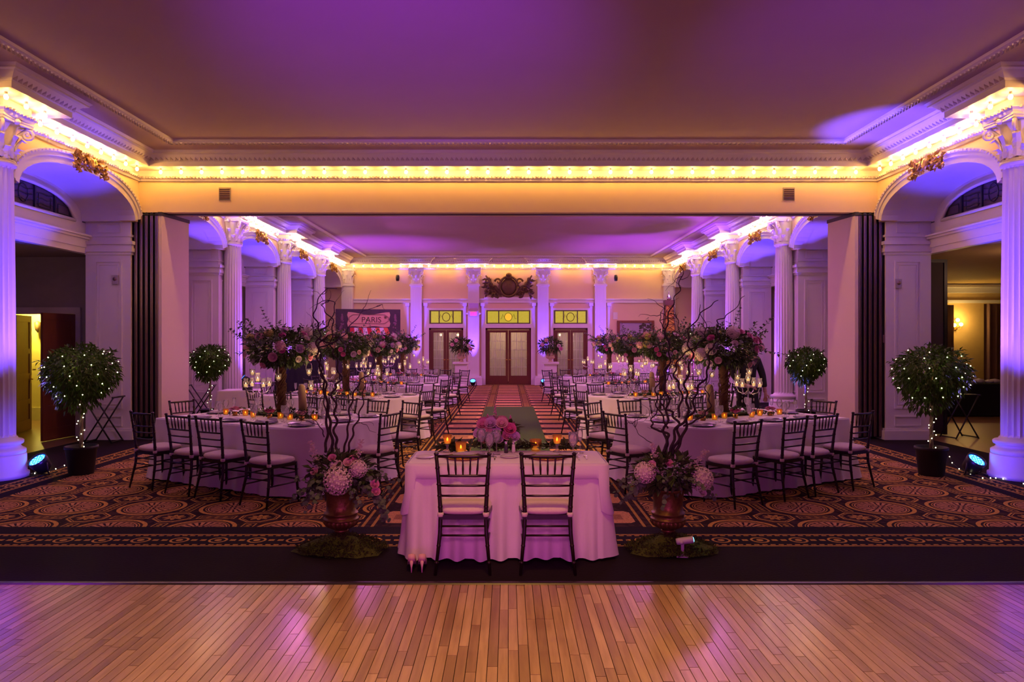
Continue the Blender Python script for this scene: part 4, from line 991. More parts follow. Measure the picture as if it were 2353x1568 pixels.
def mk_tall(seed):
    def f():
        r = thing('tall_flower_arrangement'); rr = random.Random(seed)
        b = MB(); b.tube([(0, 0, 0), (.01, 0, .15), (-.005, 0, .35), (.01, .0, .52), (0, 0, .66), (0, 0, .76)], [.062, .058, .050, .058, .078, .12], 12)
        for k in range(26):
            a0 = rr.random()*2*PI; z0 = rr.uniform(0, .5); pts = [( (.062+.01*rr.random())*math.cos(a0+t*rr.choice((1, 1.4))*.5), (.062+.008*rr.random())*math.sin(a0+t*.5), z0+.05*t) for t in range(6)]; b.tube(pts, .006, 4, False)
        obj('vine_trunk', b, M_vine, r)
        fo = MB(); foliage(fo, (0, 0, .86), (.40, .37, .23), 1300, .065, .042, rr, .05); foliage(fo, (0, 0, .72), (.28, .26, .12), 130, .07, .04, rr, .5)
        o = obj('foliage', fo, M_leaf, r); o['kind'] = 'stuff'
        f2 = MB(); foliage(f2, (0, 0, .88), (.47, .43, .27), 260, .065, .050, rr, .2, .8); st = MB()
        for k in range(24):
            a = rr.random()*2*PI; z = rr.uniform(-.3, 1.0); sprig(f2, st, (.3*math.cos(a), .3*math.sin(a), .88+.12*z), (math.cos(a), math.sin(a), z), rr.uniform(.18, .46), rr, .05, .042, .5)
        sprig(f2, st, (-.1, 0, 1.05), (-.15, 0, 1), .38, rr, .05, .04, .7); sprig(f2, st, (.15, 0, 1.02), (.7, 0, .75), .45, rr, .05, .04, .7)
        o = obj('eucalyptus', f2, M_leaf2, r); o['kind'] = 'stuff'; obj('stems', st, M_willow, r)
        cols = ['pink', 'blush', 'hot', 'lilac', 'blush', 'white', 'pink']
        for k in range(38):
            z = rr.uniform(-.75, .85); a = k*2.4+rr.uniform(-.3, .3); q = math.sqrt(1-z*z); d = Vector((q*math.cos(a), q*math.sin(a), z)); p = (d.x*.46, d.y*.43, .86+d.z*.28)
            if k % 4 == 0: o = obj('hydrangea', MH[('white', 'blush', 'white', 'green')[k//4 % 4]], None, r, p)
            else: o = obj('rose', MR[cols[k % 7]], None, r, p)
            o.rotation_euler = (d+Vector((0, 0, .3))).to_track_quat('Z', 'Y').to_euler(); o.scale = (rr.uniform(.7, 1.0),)*3
        return r
    return Kind(f)
KT = [mk_tall(21), mk_tall(22)]
def mk_candelabra():
    r = thing('crystal_candelabra'); obj('base', MB().lathe([(.07, 0), (.072, .008), (.04, .018), (.02, .035), (.012, .05)], 16), M_silver, r)
    obj('stem', MB().lathe([(.010, .05), (.022, .08), (.010, .11), (.018, .15), (.009, .2), (.013, .26), (.009, .32), (.024, .36), (.012, .39), (.02, .41), (.030, .43), (.0, .43)], 10), M_crystal, r)
    for k, (x, y, z) in enumerate([(0, 0, .43)]+[(.17*math.cos(a), .17*math.sin(a), .36) for a in (.3, .3+PI/2, .3+PI, .3+1.5*PI)]):
        if k:
            obj('arm', MB().tube([(0, 0, .30), (x*.4, y*.4, .25), (x*.85, y*.85, .28), (x, y, .345)], .006, 5).lathe([(.0, .345), (.035, .352), (.035, .358), (0, .36)], 10, (x, y, 0)), M_silver, r)
            cr_ = MB()
            for q in range(4): cr_.lathe([(0, -.012), (.007, 0), (0, .012)], 4, (x, y, .325-.034*q))
            cr_.lathe([(0, -.03), (.010, -.012), (.004, .015), (0, .018)], 5, (x, y, .17)); obj('crystal_drop', cr_, M_crystal, r)
        g = obj('hurricane_glass', MB().lathe([(.022, 0), (.036, .03), (.036, .06), (.027, .09), (.032, .115), (.031, .115), (.026, .09), (.034, .06)], 12, (x, y, z), cap=False), M_glass, r)
        obj('candle', MB().lathe([(0, .0), (.020, 0), (.020, .035), (0, .035)], 9, (x, y, z)), M_candle, g); obj('flame', MB().lathe([(0, .036), (.005, .045), (0, .062)], 6, (x, y, z)), M_flame, g)
    return r
KCD = Kind(mk_candelabra)
def mk_hang():
    r = thing('hanging_votive'); obj('glass', MB().lathe([(0, -.03), (.012, -.02), (.030, .0), (.036, .05), (.040, .07), (.038, .07), (.034, .05), (.028, .0), (0, -.01)], 12, cap=False), M_glass, r)
    obj('handle', MB().tube([(.038*math.cos(a), 0, .065+.10*math.sin(a)) for a in [PI*k/8 for k in range(9)]], .0018, 4, False), M_silver, r)
    obj('candle', MB().lathe([(0, 0), (.023, 0), (.026, .026), (0, .026)], 9), M_candle, r); obj('flame', MB().lathe([(0, .027), (.005, .036), (0, .05)], 6), M_flame, r); return r
KHV = Kind(mk_hang)
def mk_posy(c):
    def f():
        r = thing('flower_posy'); rr = random.Random(hash(c) % 7+3 if False else len(c)); obj('cup', MB().lathe([(0, 0), (.03, 0), (.036, .05), (.034, .05), (0, .01)], 12), M_goldplate, r)
        for k in range(4): o = obj('rose', MR[c], None, r, (.035*math.cos(k*1.7), .035*math.sin(k*1.7), .075+.01*(k % 2))); o.scale = (.75,)*3
        b = MB(); foliage(b, (0, 0, .06), (.07, .07, .03), 22, .05, .03, rr); o = obj('leaves', b, M_leaf, r); return r
    return Kind(f)
KPO = {c: mk_posy(c) for c in ('pink', 'blush', 'hot')}
# ------------------------------------------------------------------ tables
HL, HW, ZT = 1.35, .85, .762
def outline(mirror):
    def corner(cx, cy, a0, r, n): return [(cx+r*math.cos(a0+PI/2*k/n), cy+r*math.sin(a0+PI/2*k/n)) for k in range(n+1)]
    R1, R2 = .48, .07
    P = corner(HL-R1, -HW+R1, -PI/2, R1, 12)+corner(HL-R1, HW-R1, 0, R1, 12)+corner(-HL+R2, HW-R2, PI/2, R2, 4)+corner(-HL+R2, -HW+R2, PI, R2, 4)
    if mirror: P = [(-x, y) for x, y in P][::-1]
    out = []
    n = len(P)
    for i in range(n):
        a, c = Vector(P[i]), Vector(P[(i+1) % n]); L = (c-a).length; k = max(1, int(L/.045))
        for j in range(k): out.append(tuple(a.lerp(c, j/k)))
    return out
def drape(out, zt, flare, amp, seed, wl=.21, pleat=False):
    rr = random.Random(seed); n = len(out); N = []; S = [0]
    for i in range(n):
        a, c = Vector(out[i-1]), Vector(out[(i+1) % n]); d = (c-a).normalized(); N.append(Vector((d.y, -d.x)))
        if i: S.append(S[-1]+(Vector(out[i])-Vector(out[i-1])).length)
    ph = [rr.random()*6 for _ in range(4)]; b = MB(); vs = []; b.smooth = True
    lv = [(-.03, zt), (0, zt-.004), (.006, zt-.02), (.06, zt-.10), (.25, zt-.27), (.5, zt-.44), (.75, zt-.62), (1.0, .012)]
    for t, z in lv:
        for i in range(n):
            s = S[i]; f = math.sin(s*2*PI/wl+ph[0]+1.2*math.sin(s*1.7+ph[1]))+.5*math.sin(s*2*PI/(wl*1.9)+ph[2]); f = max(f, -.7)
            o_ = flare*max(t, 0)**.8+(amp*f*max(t, 0)**.7 if t > 0 else t)
            vs.append((out[i][0]+N[i].x*o_, out[i][1]+N[i].y*o_, z+(0 if t < 1 else .012*abs(math.sin(s*3+ph[3])))))
    k = len(lv); fs = [(r_*n+i, r_*n+(i+1) % n, (r_+1)*n+(i+1) % n, (r_+1)*n+i) for r_ in range(k-1) for i in range(n)]
    b.add(vs, fs, True); b.f.append(tuple(range(n))); b.m.append(0); b.s.append(False); return b
CLM = {-1: drape(outline(False), ZT, .13, .022, 3).data('tablecloth', M_cloth), 1: drape(outline(True), ZT, .13, .022, 3).data('tablecloth', M_cloth)}
def mk_table():
    r = thing('banquet_table'); obj('tabletop', MB().box(-1.06, 1.06, -.64, .64, .725, .755), M_doorwood, r)
    for x in (-1.0, 1.0):
        for y in (-.6, .6): obj('leg', MB().tube([(x, y, 0), (x*.96, y, .725)], .016, 6), M_black, r)
    return r
KTA = Kind(mk_table)
TAB = []
names = ['nearest', 'second', 'third', 'farthest']
fnum = ['first', 'second', 'third', 'fourth']
ANG = math.radians(29.4)
seats = [('front', -.775, -1.15, 0), ('front', -.135, -1.15, 0), ('front', .405, -1.15, 0), ('front', 1.10, -1.15, 0),
         ('aisle end', 1.62, -.02, PI/2), ('back', 1.10, 1.13, PI-.25), ('back', .50, 1.15, PI), ('back', -.10, 1.15, PI), ('back', -.72, 1.15, PI), ('outer end', -1.66, -.05, -PI/2)]
ordf = {0: 'outermost', 1: 'second', 2: 'third', 3: 'innermost', 5: 'innermost', 6: 'third', 7: 'second', 8: 'outermost'}
for s, sn in ((-1, 'left'), (1, 'right')):
    for row, dy in enumerate((0, 3.80, 7.25, 10.85)):
        cx, cy = (-2.97 if s < 0 else 2.82), 9.31+dy
        m_ = -s; ang = -ANG if s < 0 else ANG    # local +x points to the right of the picture
        ca, sa = math.cos(ang), math.sin(ang)
        def W(u, v): x = u*m_; return (cx+x*ca-v*sa, cy+x*sa+v*ca)
        tn = '%s %s table' % (names[row], sn)
        KTA.put((cx, cy, 0), ang, 'long banquet table under the %s draped white cloth' % ('%s %s' % (names[row], sn)), 'table', 'banquet tables')
        tag(obj('tablecloth', CLM[s], None, None, (cx, cy, 0), ang), 'white floor length cloth draping the %s banquet table' % ('%s %s' % (names[row], sn)), 'tablecloth')
        rr = random.Random(100*row+s)
        for k, (sd, u, v, fa) in enumerate(seats):
            f = fa if m_ > 0 else -fa
            x, y = W(u+rr.uniform(-.03, .03), v+rr.uniform(-.03, .03)*(row > 0))
            who = '%s %s' % (ordf[k], sd) if k in ordf else sd
            KCH.put((x, y, 0), ang+f+rr.uniform(-.06, .06), 'dark bamboo-style chair with ivory cushion, %s seat of the %s' % (who, tn), 'chair', 'chairs round the banquet tables')
            # place setting
            L = math.hypot(*( (u, v) )); e = 1
            if sd == 'front': su, sv, fx, fy = u, -HW+.24, 0, 1
            elif sd == 'back': su, sv, fx, fy = u, HW-.24, 0, -1
            elif sd == 'aisle end': su, sv, fx, fy = HL-.26, v, -1, 0
            else: su, sv, fx, fy = -HL+.24, v, 1, 0
            if k == 5: su, sv = 1.0, HW-.27
            if k == 3: su, sv = .98, -HW+.27
            rx, ry = fy*1.0, -fx
            def S_(a, c): return W(su+rx*a+fx*c, sv+ry*a+fy*c)
            rot = ang+(f)
            lab = '%s setting of the %s' % (who, tn); z = ZT+.002
            KPL.put((*S_(0, 0), z), rot, 'dark charger plate at the '+lab, 'plate', 'charger plates')
            KNA.put((*S_(0, 0), z), rot+rr.uniform(-.3, .3), 'folded grey napkin on the plate at the '+lab, 'napkin', 'folded napkins')
            KGO.put((*S_(.16, .20), z), 0, 'footed water goblet at the '+lab, 'glass', 'water goblets')
            KWI.put((*S_(.07, .24), z), 0, 'stemmed wine glass at the '+lab, 'glass', 'wine glasses')
            if row < 2:
                KFO.put((*S_(-.19, 0), z), rot, 'silver fork at the '+lab, 'fork', 'forks'); KKN.put((*S_(.19, 0), z), rot, 'silver knife at the '+lab, 'knife', 'knives')
                if k % 3 == 0: KFL.put((*S_(-.08, .22), z), 0, 'champagne flute at the '+lab, 'glass', 'champagne flutes')
            if row == 0 and k in (3, 7, 1): KBP.put((*S_(-.24, .12), z), 0, 'small white bread plate at the '+lab, 'plate', 'bread plates')
            if row == 0 and k in (3, 2): KCA.put((*S_(0, .14), z), rot, 'folded grey menu card at the '+lab, 'card')
        cu, cv = -.12, .14
        g = 'centre of the %s' % tn
        x, y = W(cu, cv); KT[row % 2].put((x, y, ZT+.03), rr.uniform(-.3, .3) if row else (0 if s < 0 else PI), 'tall vine-wrapped pedestal of pink and ivory flowers on the %s' % tn, 'flower arrangement')
        b = MB(); foliage(b, (0, 0, 0), (.85, .16, .04), 420, .06, .03, rr, 0, .0); b.ball((0, 0, 0), 1, 20, 4, (.8, .14, .028)); o = obj('moss_garland', b, M_leaf, None, (x, y, ZT+.032), ang); tag(o, 'leafy moss garland lying along the middle of the %s' % tn, 'garland'); o['kind'] = 'stuff'
        for q, (du, nm) in enumerate(((-.62, 'outer'), (.62, 'inner'))):
            x, y = W(cu+du, cv+.16); KCD.put((x, y, ZT+.002), rr.random(), 'crystal candelabra with five candle cups, %s one on the %s' % (nm, tn), 'candelabra')
        for q in range(6):
            x, y = W(cu+(-.75, -.42, -.18, .25, .48, .80)[q], cv+(-.26, -.22, -.30, -.24, -.30, -.20)[q]); KVO.put((x, y, ZT+.002), 0, 'amber glass votive candle, %s from the left beside the garland on the %s' % (['1st', '2nd', '3rd', '4th', '5th', '6th'][q if s < 0 else 5-q], tn), 'candle', 'votives on the %s' % tn)
        for q in range(3):
            x, y = W(cu+(-.55, .12, .66)[q], cv+(-.28, -.30, -.28)[q]); KPO[('pink', 'hot', 'blush')[q]].put((x, y, ZT+.002), q, ('small cup of pink roses', 'small cup of deep pink roses', 'small cup of blush roses')[q]+' beside the garland on the %s' % tn, 'flowers')
        for q in range(4):
            a = q*PI/2+.2+row*.1; x, y = W(cu, cv); KHV.put((x+.36*math.cos(a), y+.33*math.sin(a), ZT+.55-.05*(q % 2)), a, 'glass votive hanging %s the tall flowers on the %s' % (['on the right of', 'behind', 'on the left of', 'in front of'][int(((a+PI/4) % (2*PI))//(PI/2))], tn), 'candle', 'hanging votives on the %s' % tn)
        for du in (-.62, .62):
            x, y = W(cu+du, cv+.16); point('candle_light', (x, y, ZT+.62), 4.5, (1, .60, .24), .12)
        if row < 2:
            x, y = W(cu+.30*m_*-s, cv+.0); o = obj('wooden_post', MB().tube([(0, 0, 0), (-.01, 0, .25), (-.02, 0, .38), (-.022, 0, .41)], [.055, .052, .045, .02], 12), mat('tan_post', (.36, .24, .14), .7), None, (x+.06, y+.05, ZT+.01)); tag(o, 'tan round-topped wooden post beside the flowers on the %s' % tn, 'post')
# ------------------------------------------------------------------ head table
def rect_out(x0, x1, y0, y1, r):
    P = []
    for cx, cy, a0 in ((x1-r, y0+r, -PI/2), (x1-r, y1-r, 0), (x0+r, y1-r, PI/2), (x0+r, y0+r, PI)): P += [(cx+r*math.cos(a0+PI/2*k/5), cy+r*math.sin(a0+PI/2*k/5)) for k in range(6)]
    out = []; n = len(P)
    for i in range(n):
        a, c = Vector(P[i]), Vector(P[(i+1) % n]); k = max(1, int((c-a).length/.018)); out += [tuple(a.lerp(c, j/k)) for j in range(k)]
    return out
HTx, HTy = -.01, 6.08
r = thing('sweetheart_table', 'small rectangular head table under the pink-lit cloth at the front', 'table', (HTx, HTy, 0))
obj('tabletop', MB().box(-.76, .76, -.30, .30, .725, .755), M_doorwood, r)
for x in (-.6, .6):
    for y in (-.22, .22): obj('leg', MB().tube([(x, y, 0), (x, y, .725)], .016, 6), M_black, r)
t = thing('tablecloth', 'long pleated white cloth lit pink on the head table at the front', 'tablecloth', (HTx, HTy, 0))
obj('skirt', drape(rect_out(-.80, .80, -.34, .34, .05), .757, .055, .050, 9, .17), M_cloth, t)
# overlay flap hanging a little over the front
out = rect_out(-.815, .815, -.355, .355, .07); n = len(out); b = MB(); vs = []
for off, z in ((-.02, .769), (0, .765), (.008, .75), (.012, .70), (.014, .655), (.008, .652)):
    for i, (x, y) in enumerate(out):
        a, c = Vector(out[i-1]), Vector(out[(i+1) % n]); d = (c-a).normalized(); corner_d = 1.0 if (abs(x) > .74 and y < 0) else 0
        zz = z-(corner_d*(.765-z)*2.8*(1-abs(math.hypot(x, y)-.885)*3) if z < .75 else 0); vs.append((x+d.y*(off+(.035*corner_d if z < .7 else 0)), y-d.x*off, zz))
b.add(vs, [(q*n+i, q*n+(i+1) % n, (q+1)*n+(i+1) % n, (q+1)*n+i) for q in range(5) for i in range(n)], True); b.f.append(tuple(range(n))); b.m.append(0); b.s.append(False)
obj('overlay', b, M_cloth, t)
for x, t in ((-.34, 'left'), (.295, 'right')):
    KCH.put((x, 5.60, 0), 0, 'dark bamboo-style chair with ivory cushion, %s of the two at the head table' % t, 'chair', 'chairs at the head table')
ZH = .771
def onhead(K, px, py, label, cat, group=None, rz=0, dz=0, scale=None):
    p = G(px, py, ZH); return K.put((p.x, p.y, ZH+dz), rz, label, cat, group, scale)
KCG = lath1('gold_charger', [(0, .004), (.11, .004), (.125, .008), (.16, .016), (.165, .014), (.13, .0), (0, 0)], M_goldplate, 32)
for px, t in ((1066, 'left'), (1258, 'right')):
    onhead(KCG, px, 1053, 'gold charger plate behind the %s head table chair' % t, 'plate'); onhead(KNA, px, 1053, 'pale folded napkin on the %s gold charger' % t, 'napkin', dz=.004)
onhead(KBP, 977, 1052, 'small round silver plate at the left end of the head table', 'plate'); onhead(KBP, 1171, 1051, 'small round white plate between the two head table chairs', 'plate')
for px, t in ((1000, 'left'), (1216, 'right')):
    onhead(KFO, px, 1052, 'inner silver fork of the %s head table setting' % t, 'fork'); onhead(KFO, px-9, 1052, 'outer silver fork of the %s head table setting' % t, 'fork')
for px, t in ((1132, 'left'), (1324, 'right')):
    onhead(KSP, px+5, 1054, 'inner silver spoon of the %s head table setting' % t, 'spoon'); onhead(KKN, px-6, 1054, 'silver knife of the %s head table setting' % t, 'knife')
onhead(KSP, 1346, 1052, 'silver spoon nearest the right end of the head table', 'spoon')
onhead(KGO, 1125, 1050, 'large water goblet in front of the pink head table bouquet', 'glass', scale=1.12); onhead(KGO, 1317, 1050, 'water goblet behind the right head table chair', 'glass', scale=1.12)
onhead(KWI, 1106, 1044, 'wine glass just left of the large goblet on the head table', 'glass', scale=1.1); onhead(KWI, 1141, 1045, 'wine glass just right of the large goblet on the head table', 'glass', scale=1.05)
onhead(KFL, 1333, 1042, 'tall champagne flute near the right end of the head table', 'glass'); 
onhead(KVO, 1059, 1041, 'amber votive candle on the head table, left of the bouquet', 'candle', scale=1.25); onhead(KVO, 1231, 1036, 'amber votive candle on the head table, right of the bouquet', 'candle', scale=1.35)
def mk_ftv():
    r = thing('footed_candle_holder'); obj('foot', MB().lathe([(0, 0), (.038, .002), (.036, .010), (.012, .025), (.010, .05), (.018, .07), (0, .075)], 14), M_crystal, r)
    obj('glass', MB().lathe([(0, .075), (.03, .08), (.034, .12), (.045, .155), (.043, .155), (.031, .12), (.026, .085)], 14, cap=False), M_amber, r); obj('candle', MB().lathe([(0, .08), (.022, .08), (.022, .10), (0, .10)], 10), M_candle, r)
    obj('flame', MB().lathe([(0, .10), (.007, .11), (.005, .122), (0, .135)], 6), M_flame, r); return r
KF = Kind(mk_ftv)
onhead(KF, 1028, 1040, 'footed crystal candle holder at the left end of the head table', 'candle'); onhead(KF, 1280, 1040, 'footed crystal candle holder near the right end of the head table', 'candle')
for px, t, m_ in ((1163, 'dark pepper', M_plate), (1180, 'white salt', M_china)):
    p = G(px, 1041, ZH); r = thing('%s_shaker' % ('pepper' if 'pepper' in t else 'salt'), '%s shaker with a silver cap on the head table' % t, 'shaker', (p.x, p.y, ZH))
    obj('body', MB().lathe([(0, 0), (.018, .0), (.017, .03), (.012, .075), (0, .078)], 12), m_, r); obj('cap', MB().lathe([(.012, .075), (.014, .08), (.013, .098), (0, .102)], 12), M_silver, r)
# bouquet
p = G(1143, 1030, ZH); r = thing('pink_bouquet', 'low bouquet of pink peonies and roses in the middle of the head table', 'flower arrangement', (p.x, p.y, ZH)); rr = random.Random(8)
obj('bowl', MB().lathe([(0, 0), (.06, 0), (.09, .06), (.085, .09), (0, .09)], 18), M_bronze, r)
b = MB(); foliage(b, (0, 0, .14), (.19, .13, .10), 260, .07, .035, rr, .1, .2); o = obj('foliage', b, M_leaf, r); o['kind'] = 'stuff'
for x, z, c, sc_ in ((-.10, .16, 'blush', .95), (-.02, .15, 'lilac', 1.0), (.11, .18, 'hot', 1.0), (-.06, .23, 'lilac', .95), (.04, .23, 'blush', .95), (-.13, .22, 'pink', .9), (.09, .12, 'pink', .9), (.15, .11, 'lilac', .9), (-.12, .09, 'pink', .9), (.0, .09, 'lilac', 1.0), (-.16, .14, 'lilac', .9)):
    for dy in (-.10, .08):
        o = obj('rose', MR[c], None, r, (x, dy, z), (.9 if dy < 0 else -.9, x*2, 0)); o.scale = (sc_,)*3
b = MB()
for cx, z0, h in ((-.02, .26, .13), (.12, .22, .08), (-.09, .24, .07)):
    for k in range(50): t = k/50; b.ball((cx+rr.uniform(-1, 1)*.028*(1-t), rr.uniform(-1, 1)*.02*(1-t), z0+h*t), .005, 4, 3)
o = obj('astilbe_plume', b, M_fl_pink, r); o['kind'] = 'stuff'
b = MB(); 
for k in range(260):
    x = rr.uniform(-.62, .62); y = rr.uniform(-.05, .05)
    b.leaf((x, y, .02+.03*rr.random()), (rr.uniform(-1, 1), rr.uniform(-1, 1), rr.uniform(-.2, .6)), (0, 0, 1), .09, .05)
o = obj('leaf_garland', b, M_leaf, None, (0, 6.40, ZH)); tag(o, 'dark leafy garland along the back edge of the head table', 'garland'); o['kind'] = 'stuff'
# shoes poking out under the cloth
for px, t in ((957, 'left'), (980, 'right')):
    p = G(px, 1289); r = thing('high_heel_shoe', 'pale pink high-heeled shoe under the cloth hem, %s of the pair' % t, 'shoe', (p.x, 5.42, 0), .1)
    b = MB(); vs = []; n = 8; prof_ = [(.0, .085, .026), (.04, .078, .027), (.09, .05, .030), (.14, .02, .036), (.19, .014, .032), (.23, .012, .012)]
    for y, z, w_ in prof_: vs += [(-w_, y, z), (w_, y, z), (w_*.95, y, z+.035 if y > .12 else z+.05), (0, y, z+.05 if y > .12 else z+.055), (-w_*.95, y, z+.035 if y > .12 else z+.05)]
    b.add(vs, [(5*i+j, 5*i+(j+1) % 5, 5*i+5+(j+1) % 5, 5*i+5+j) for i in range(5) for j in range(5)]+[(4, 3, 2, 1, 0), (25, 26, 27, 28, 29)], True); obj('upper', b, M_fl_blush, r)
    obj('heel', MB().tube([(0, .012, .09), (0, .006, .04), (0, .004, 0)], [.018, .007, .005], 6), M_fl_blush, r)
# ------------------------------------------------------------------ front urns
def urn_mesh():
    b = MB(); n = 32
    pr = [(.0, .0), (.085, .0), (.09, .012), (.075, .022), (.045, .045), (.040, .062), (.058, .070), (.060, .082), (.050, .09)]
    b.lathe(pr, n)
    def goud(prof_, k, amp):
        vs = []; m = n*3
        for r0, z, a in prof_:
            for j in range(m): t = 2*PI*j/m; q = r0+a*amp*abs(math.sin(t*k/2)); vs.append((q*math.cos(t), q*math.sin(t), z))
        b.add(vs, [(i*m+j, i*m+(j+1) % m, (i+1)*m+(j+1) % m, (i+1)*m+j) for i in range(len(prof_)-1) for j in range(m)], True)
    goud([(.05, .09, 0), (.075, .10, .6), (.115, .125, 1), (.135, .155, 1), (.138, .17, .4)], 22, .018)
    b.lathe([(.138, .168), (.146, .175), (.146, .185), (.132, .19), (.134, .22), (.142, .225), (.14, .233), (.124, .238), (.122, .30), (.124, .36), (.134, .40), (.152, .425), (.156, .432), (.152, .438), (.13, .435), (.12, .40), (0, .39)], n)
    return b.data('urn', M_urn)
UM = urn_mesh()
M_branch = M_willow
def front_urn(s, seed, sn):
    rr = random.Random(seed); x = D(784 if s < 0 else 1535, 1200, 6.06).x; y = 6.06
    m = MB(); N = 28; vs = [(0, 0, .13)]
    for k, (q, z) in enumerate(((.09, .12), (.16, .075), (.23, .035), (.28, .002))):
        for j in range(N): a = 2*PI*j/N; w_ = q*(1+.18*math.sin(3*a+seed)+.06*rr.uniform(-1, 1)); vs.append((w_*1.25*math.cos(a), w_*.9*math.sin(a), max(.001, z+rr.uniform(-.012, .012)*(k < 3))))
    m.add(vs, [(0, 1+j, 1+(j+1) % N) for j in range(N)]+[(1+k*N+j, 1+(k+1)*N+j, 1+(k+1)*N+(j+1) % N, 1+k*N+(j+1) % N) for k in range(3) for j in range(N)], True)
    for k in range(2600):
        a = rr.random()*2*PI; q = .30*math.sqrt(rr.random()); z = .13*(1-(q/.31))+.006; m.leaf((q*1.25*math.cos(a), q*.92*math.sin(a), z), (rr.uniform(-1, 1), rr.uniform(-1, 1), rr.uniform(.1, .9)), (0, 0, 1), rr.uniform(.025, .06), .009, .1)
    o = obj('moss_mound', m, M_moss, None, (x+.02, y-.03, 0)); tag(o, 'shaggy green moss heaped round the foot of the %s copper urn' % sn, 'moss'); o['kind'] = 'stuff'
    o = obj('flower_urn', UM, None, None, (x, y, .075)); tag(o, 'fluted antique copper urn standing to the %s of the head table' % sn, 'urn'); z0 = .075+.42
    r = thing('urn_arrangement', 'white hydrangea and eucalyptus arrangement with curly willow in the %s front urn' % sn, 'flower arrangement', (x, y, z0))
    b = MB(); foliage(b, (0, 0, .15), (.27, .22, .15), 460, .08, .05, rr, .1); foliage(b, (0, .04, .06), (.22, .16, .08), 110, .08, .05, rr, .5); o = obj('foliage', b, M_leaf, r); o['kind'] = 'stuff'
    e = MB(); st = MB()
    for k in range(26):
        a = rr.random()*2*PI; z = rr.uniform(-.2, .6); ln = rr.uniform(.14, .26); P = sprig(e, st, (.10*math.cos(a), .10*math.sin(a), .08), (math.cos(a), math.sin(a)*.8, z), ln+.12, rr, .01, .01, .5, (0, 0, -.5), False, .003)
        for i in range(2, 9):
            for q in range(2): u = Vector((rr.uniform(-1, 1), rr.uniform(-1, 1), rr.uniform(-1, 1))); e.disc(P[i]+u*.022, u+Vector((0, -.6, .4)), rr.uniform(.012, .021), 7)
    sd = 1 if s < 0 else -1
    for k in range(7):
        P = sprig(e, st, (sd*.16, -.02, .06), (sd*1, -.15, -.15), rr.uniform(.26, .42), rr, .01, .01, .4, (0, 0, -1.1), False, .003) if s < 0 else sprig(e, st, (rr.choice((-1, 1))*.16, -.02, .06), (rr.choice((-1, 1)), -.15, 0), rr.uniform(.18, .26), rr, .01, .01, .4, (0, 0, -.8), False, .003)
        for i in range(2, 9):
            for q in range(3): u = Vector((rr.uniform(-1, 1), rr.uniform(-1, 1), rr.uniform(-1, 1))); e.disc(P[i]+u*.025, u+Vector((0, -.8, .2)), rr.uniform(.014, .024), 7)
    o = obj('eucalyptus', e, M_leaf2, r); o['kind'] = 'stuff'; obj('stems', st, M_willow, r)
    fl = ([('h', 'white', (0.02, -.20, .115), 1.32), ('h', 'white', (.17, -.14, .20), .85), ('r', 'blush', (.09, -.15, .25), .9), ('r', 'pink', (.30, -.10, .06), .9), ('r', 'pink', (.31, -.10, .0), .9), ('r', 'blush', (-.19, -.12, .17), .8), ('r', 'white', (.0, -.15, .22), 1.2), ('r', 'pink', (.12, -.1, .27), .8), ('r', 'pink', (-.05, -.1, .28), .8)]
          if s < 0 else [('h', 'white', (-.22, -.14, .17), 1.0), ('h', 'white', (.24, -.15, .12), 1.1), ('r', 'blush', (-.20, -.14, .19), .9), ('r', 'pink', (-.02, -.13, .24), .8), ('r', 'white', (.25, -.14, .0), .8), ('r', 'white', (-.23, -.10, .20), .7), ('r', 'blush', (-.16, -.12, .23), .8)])
    for kd, c, p, q in fl:
        o = obj('hydrangea' if kd == 'h' else 'rose', MH[c] if kd == 'h' else MR[c], None, r, p, (.9, p[0]*1.5, 0)); o.scale = (q*(1.0 if kd == 'h' else .72),)*3
    b = MB()   # snapdragon / stock spikes
    for x0, x1, z1, h in (((-.14, -.24, .42, 0), (.12, .19, .43, 0)) if s < 0 else ((-.10, -.15, .40, 0), (.12, .30, .34, 0))):
        for k in range(90):
            t = k/90; w_ = .038*(1-t*.7); b.leaf((x0+(x1-x0)*t+rr.uniform(-w_, w_), -.08+rr.uniform(-w_, w_), .14+(z1-.14)*t), (rr.uniform(-1, 1), rr.uniform(-1, .2), rr.uniform(-.2, 1)), (0, 0, 1), .028, .026, .3)
    obj('stock_spikes', b, M_fl_white, r)
    # curly willow
    def curly(p, targets, r0, wig, seed2, n=26):
        q = random.Random(seed2); pts = []; K = [Vector(p)]+[Vector(t) for t in targets]; ph = q.random()*6
        for i in range(n+1):
            t = i/n*(len(K)-1); k = min(int(t), len(K)-2); f = t-k; a = K[max(k-1, 0)]; b0 = K[k]; c = K[k+1]; d = K[min(k+2, len(K)-1)]
            pt = b0*.5*2*1.0; pt = ((b0*2)+(c-a)*f+(a*2-b0*5+c*4-d)*f*f+(-a+b0*3-c*3+d)*f**3)*.5
            am = wig*min(1, i/5); pt += Vector((math.sin(i*.9+ph)*am, math.cos(i*.8+ph*2)*am, 0)); pts.append(pt)
        return pts, [r0*1.45*(1-.78*i/n) for i in range(n+1)]
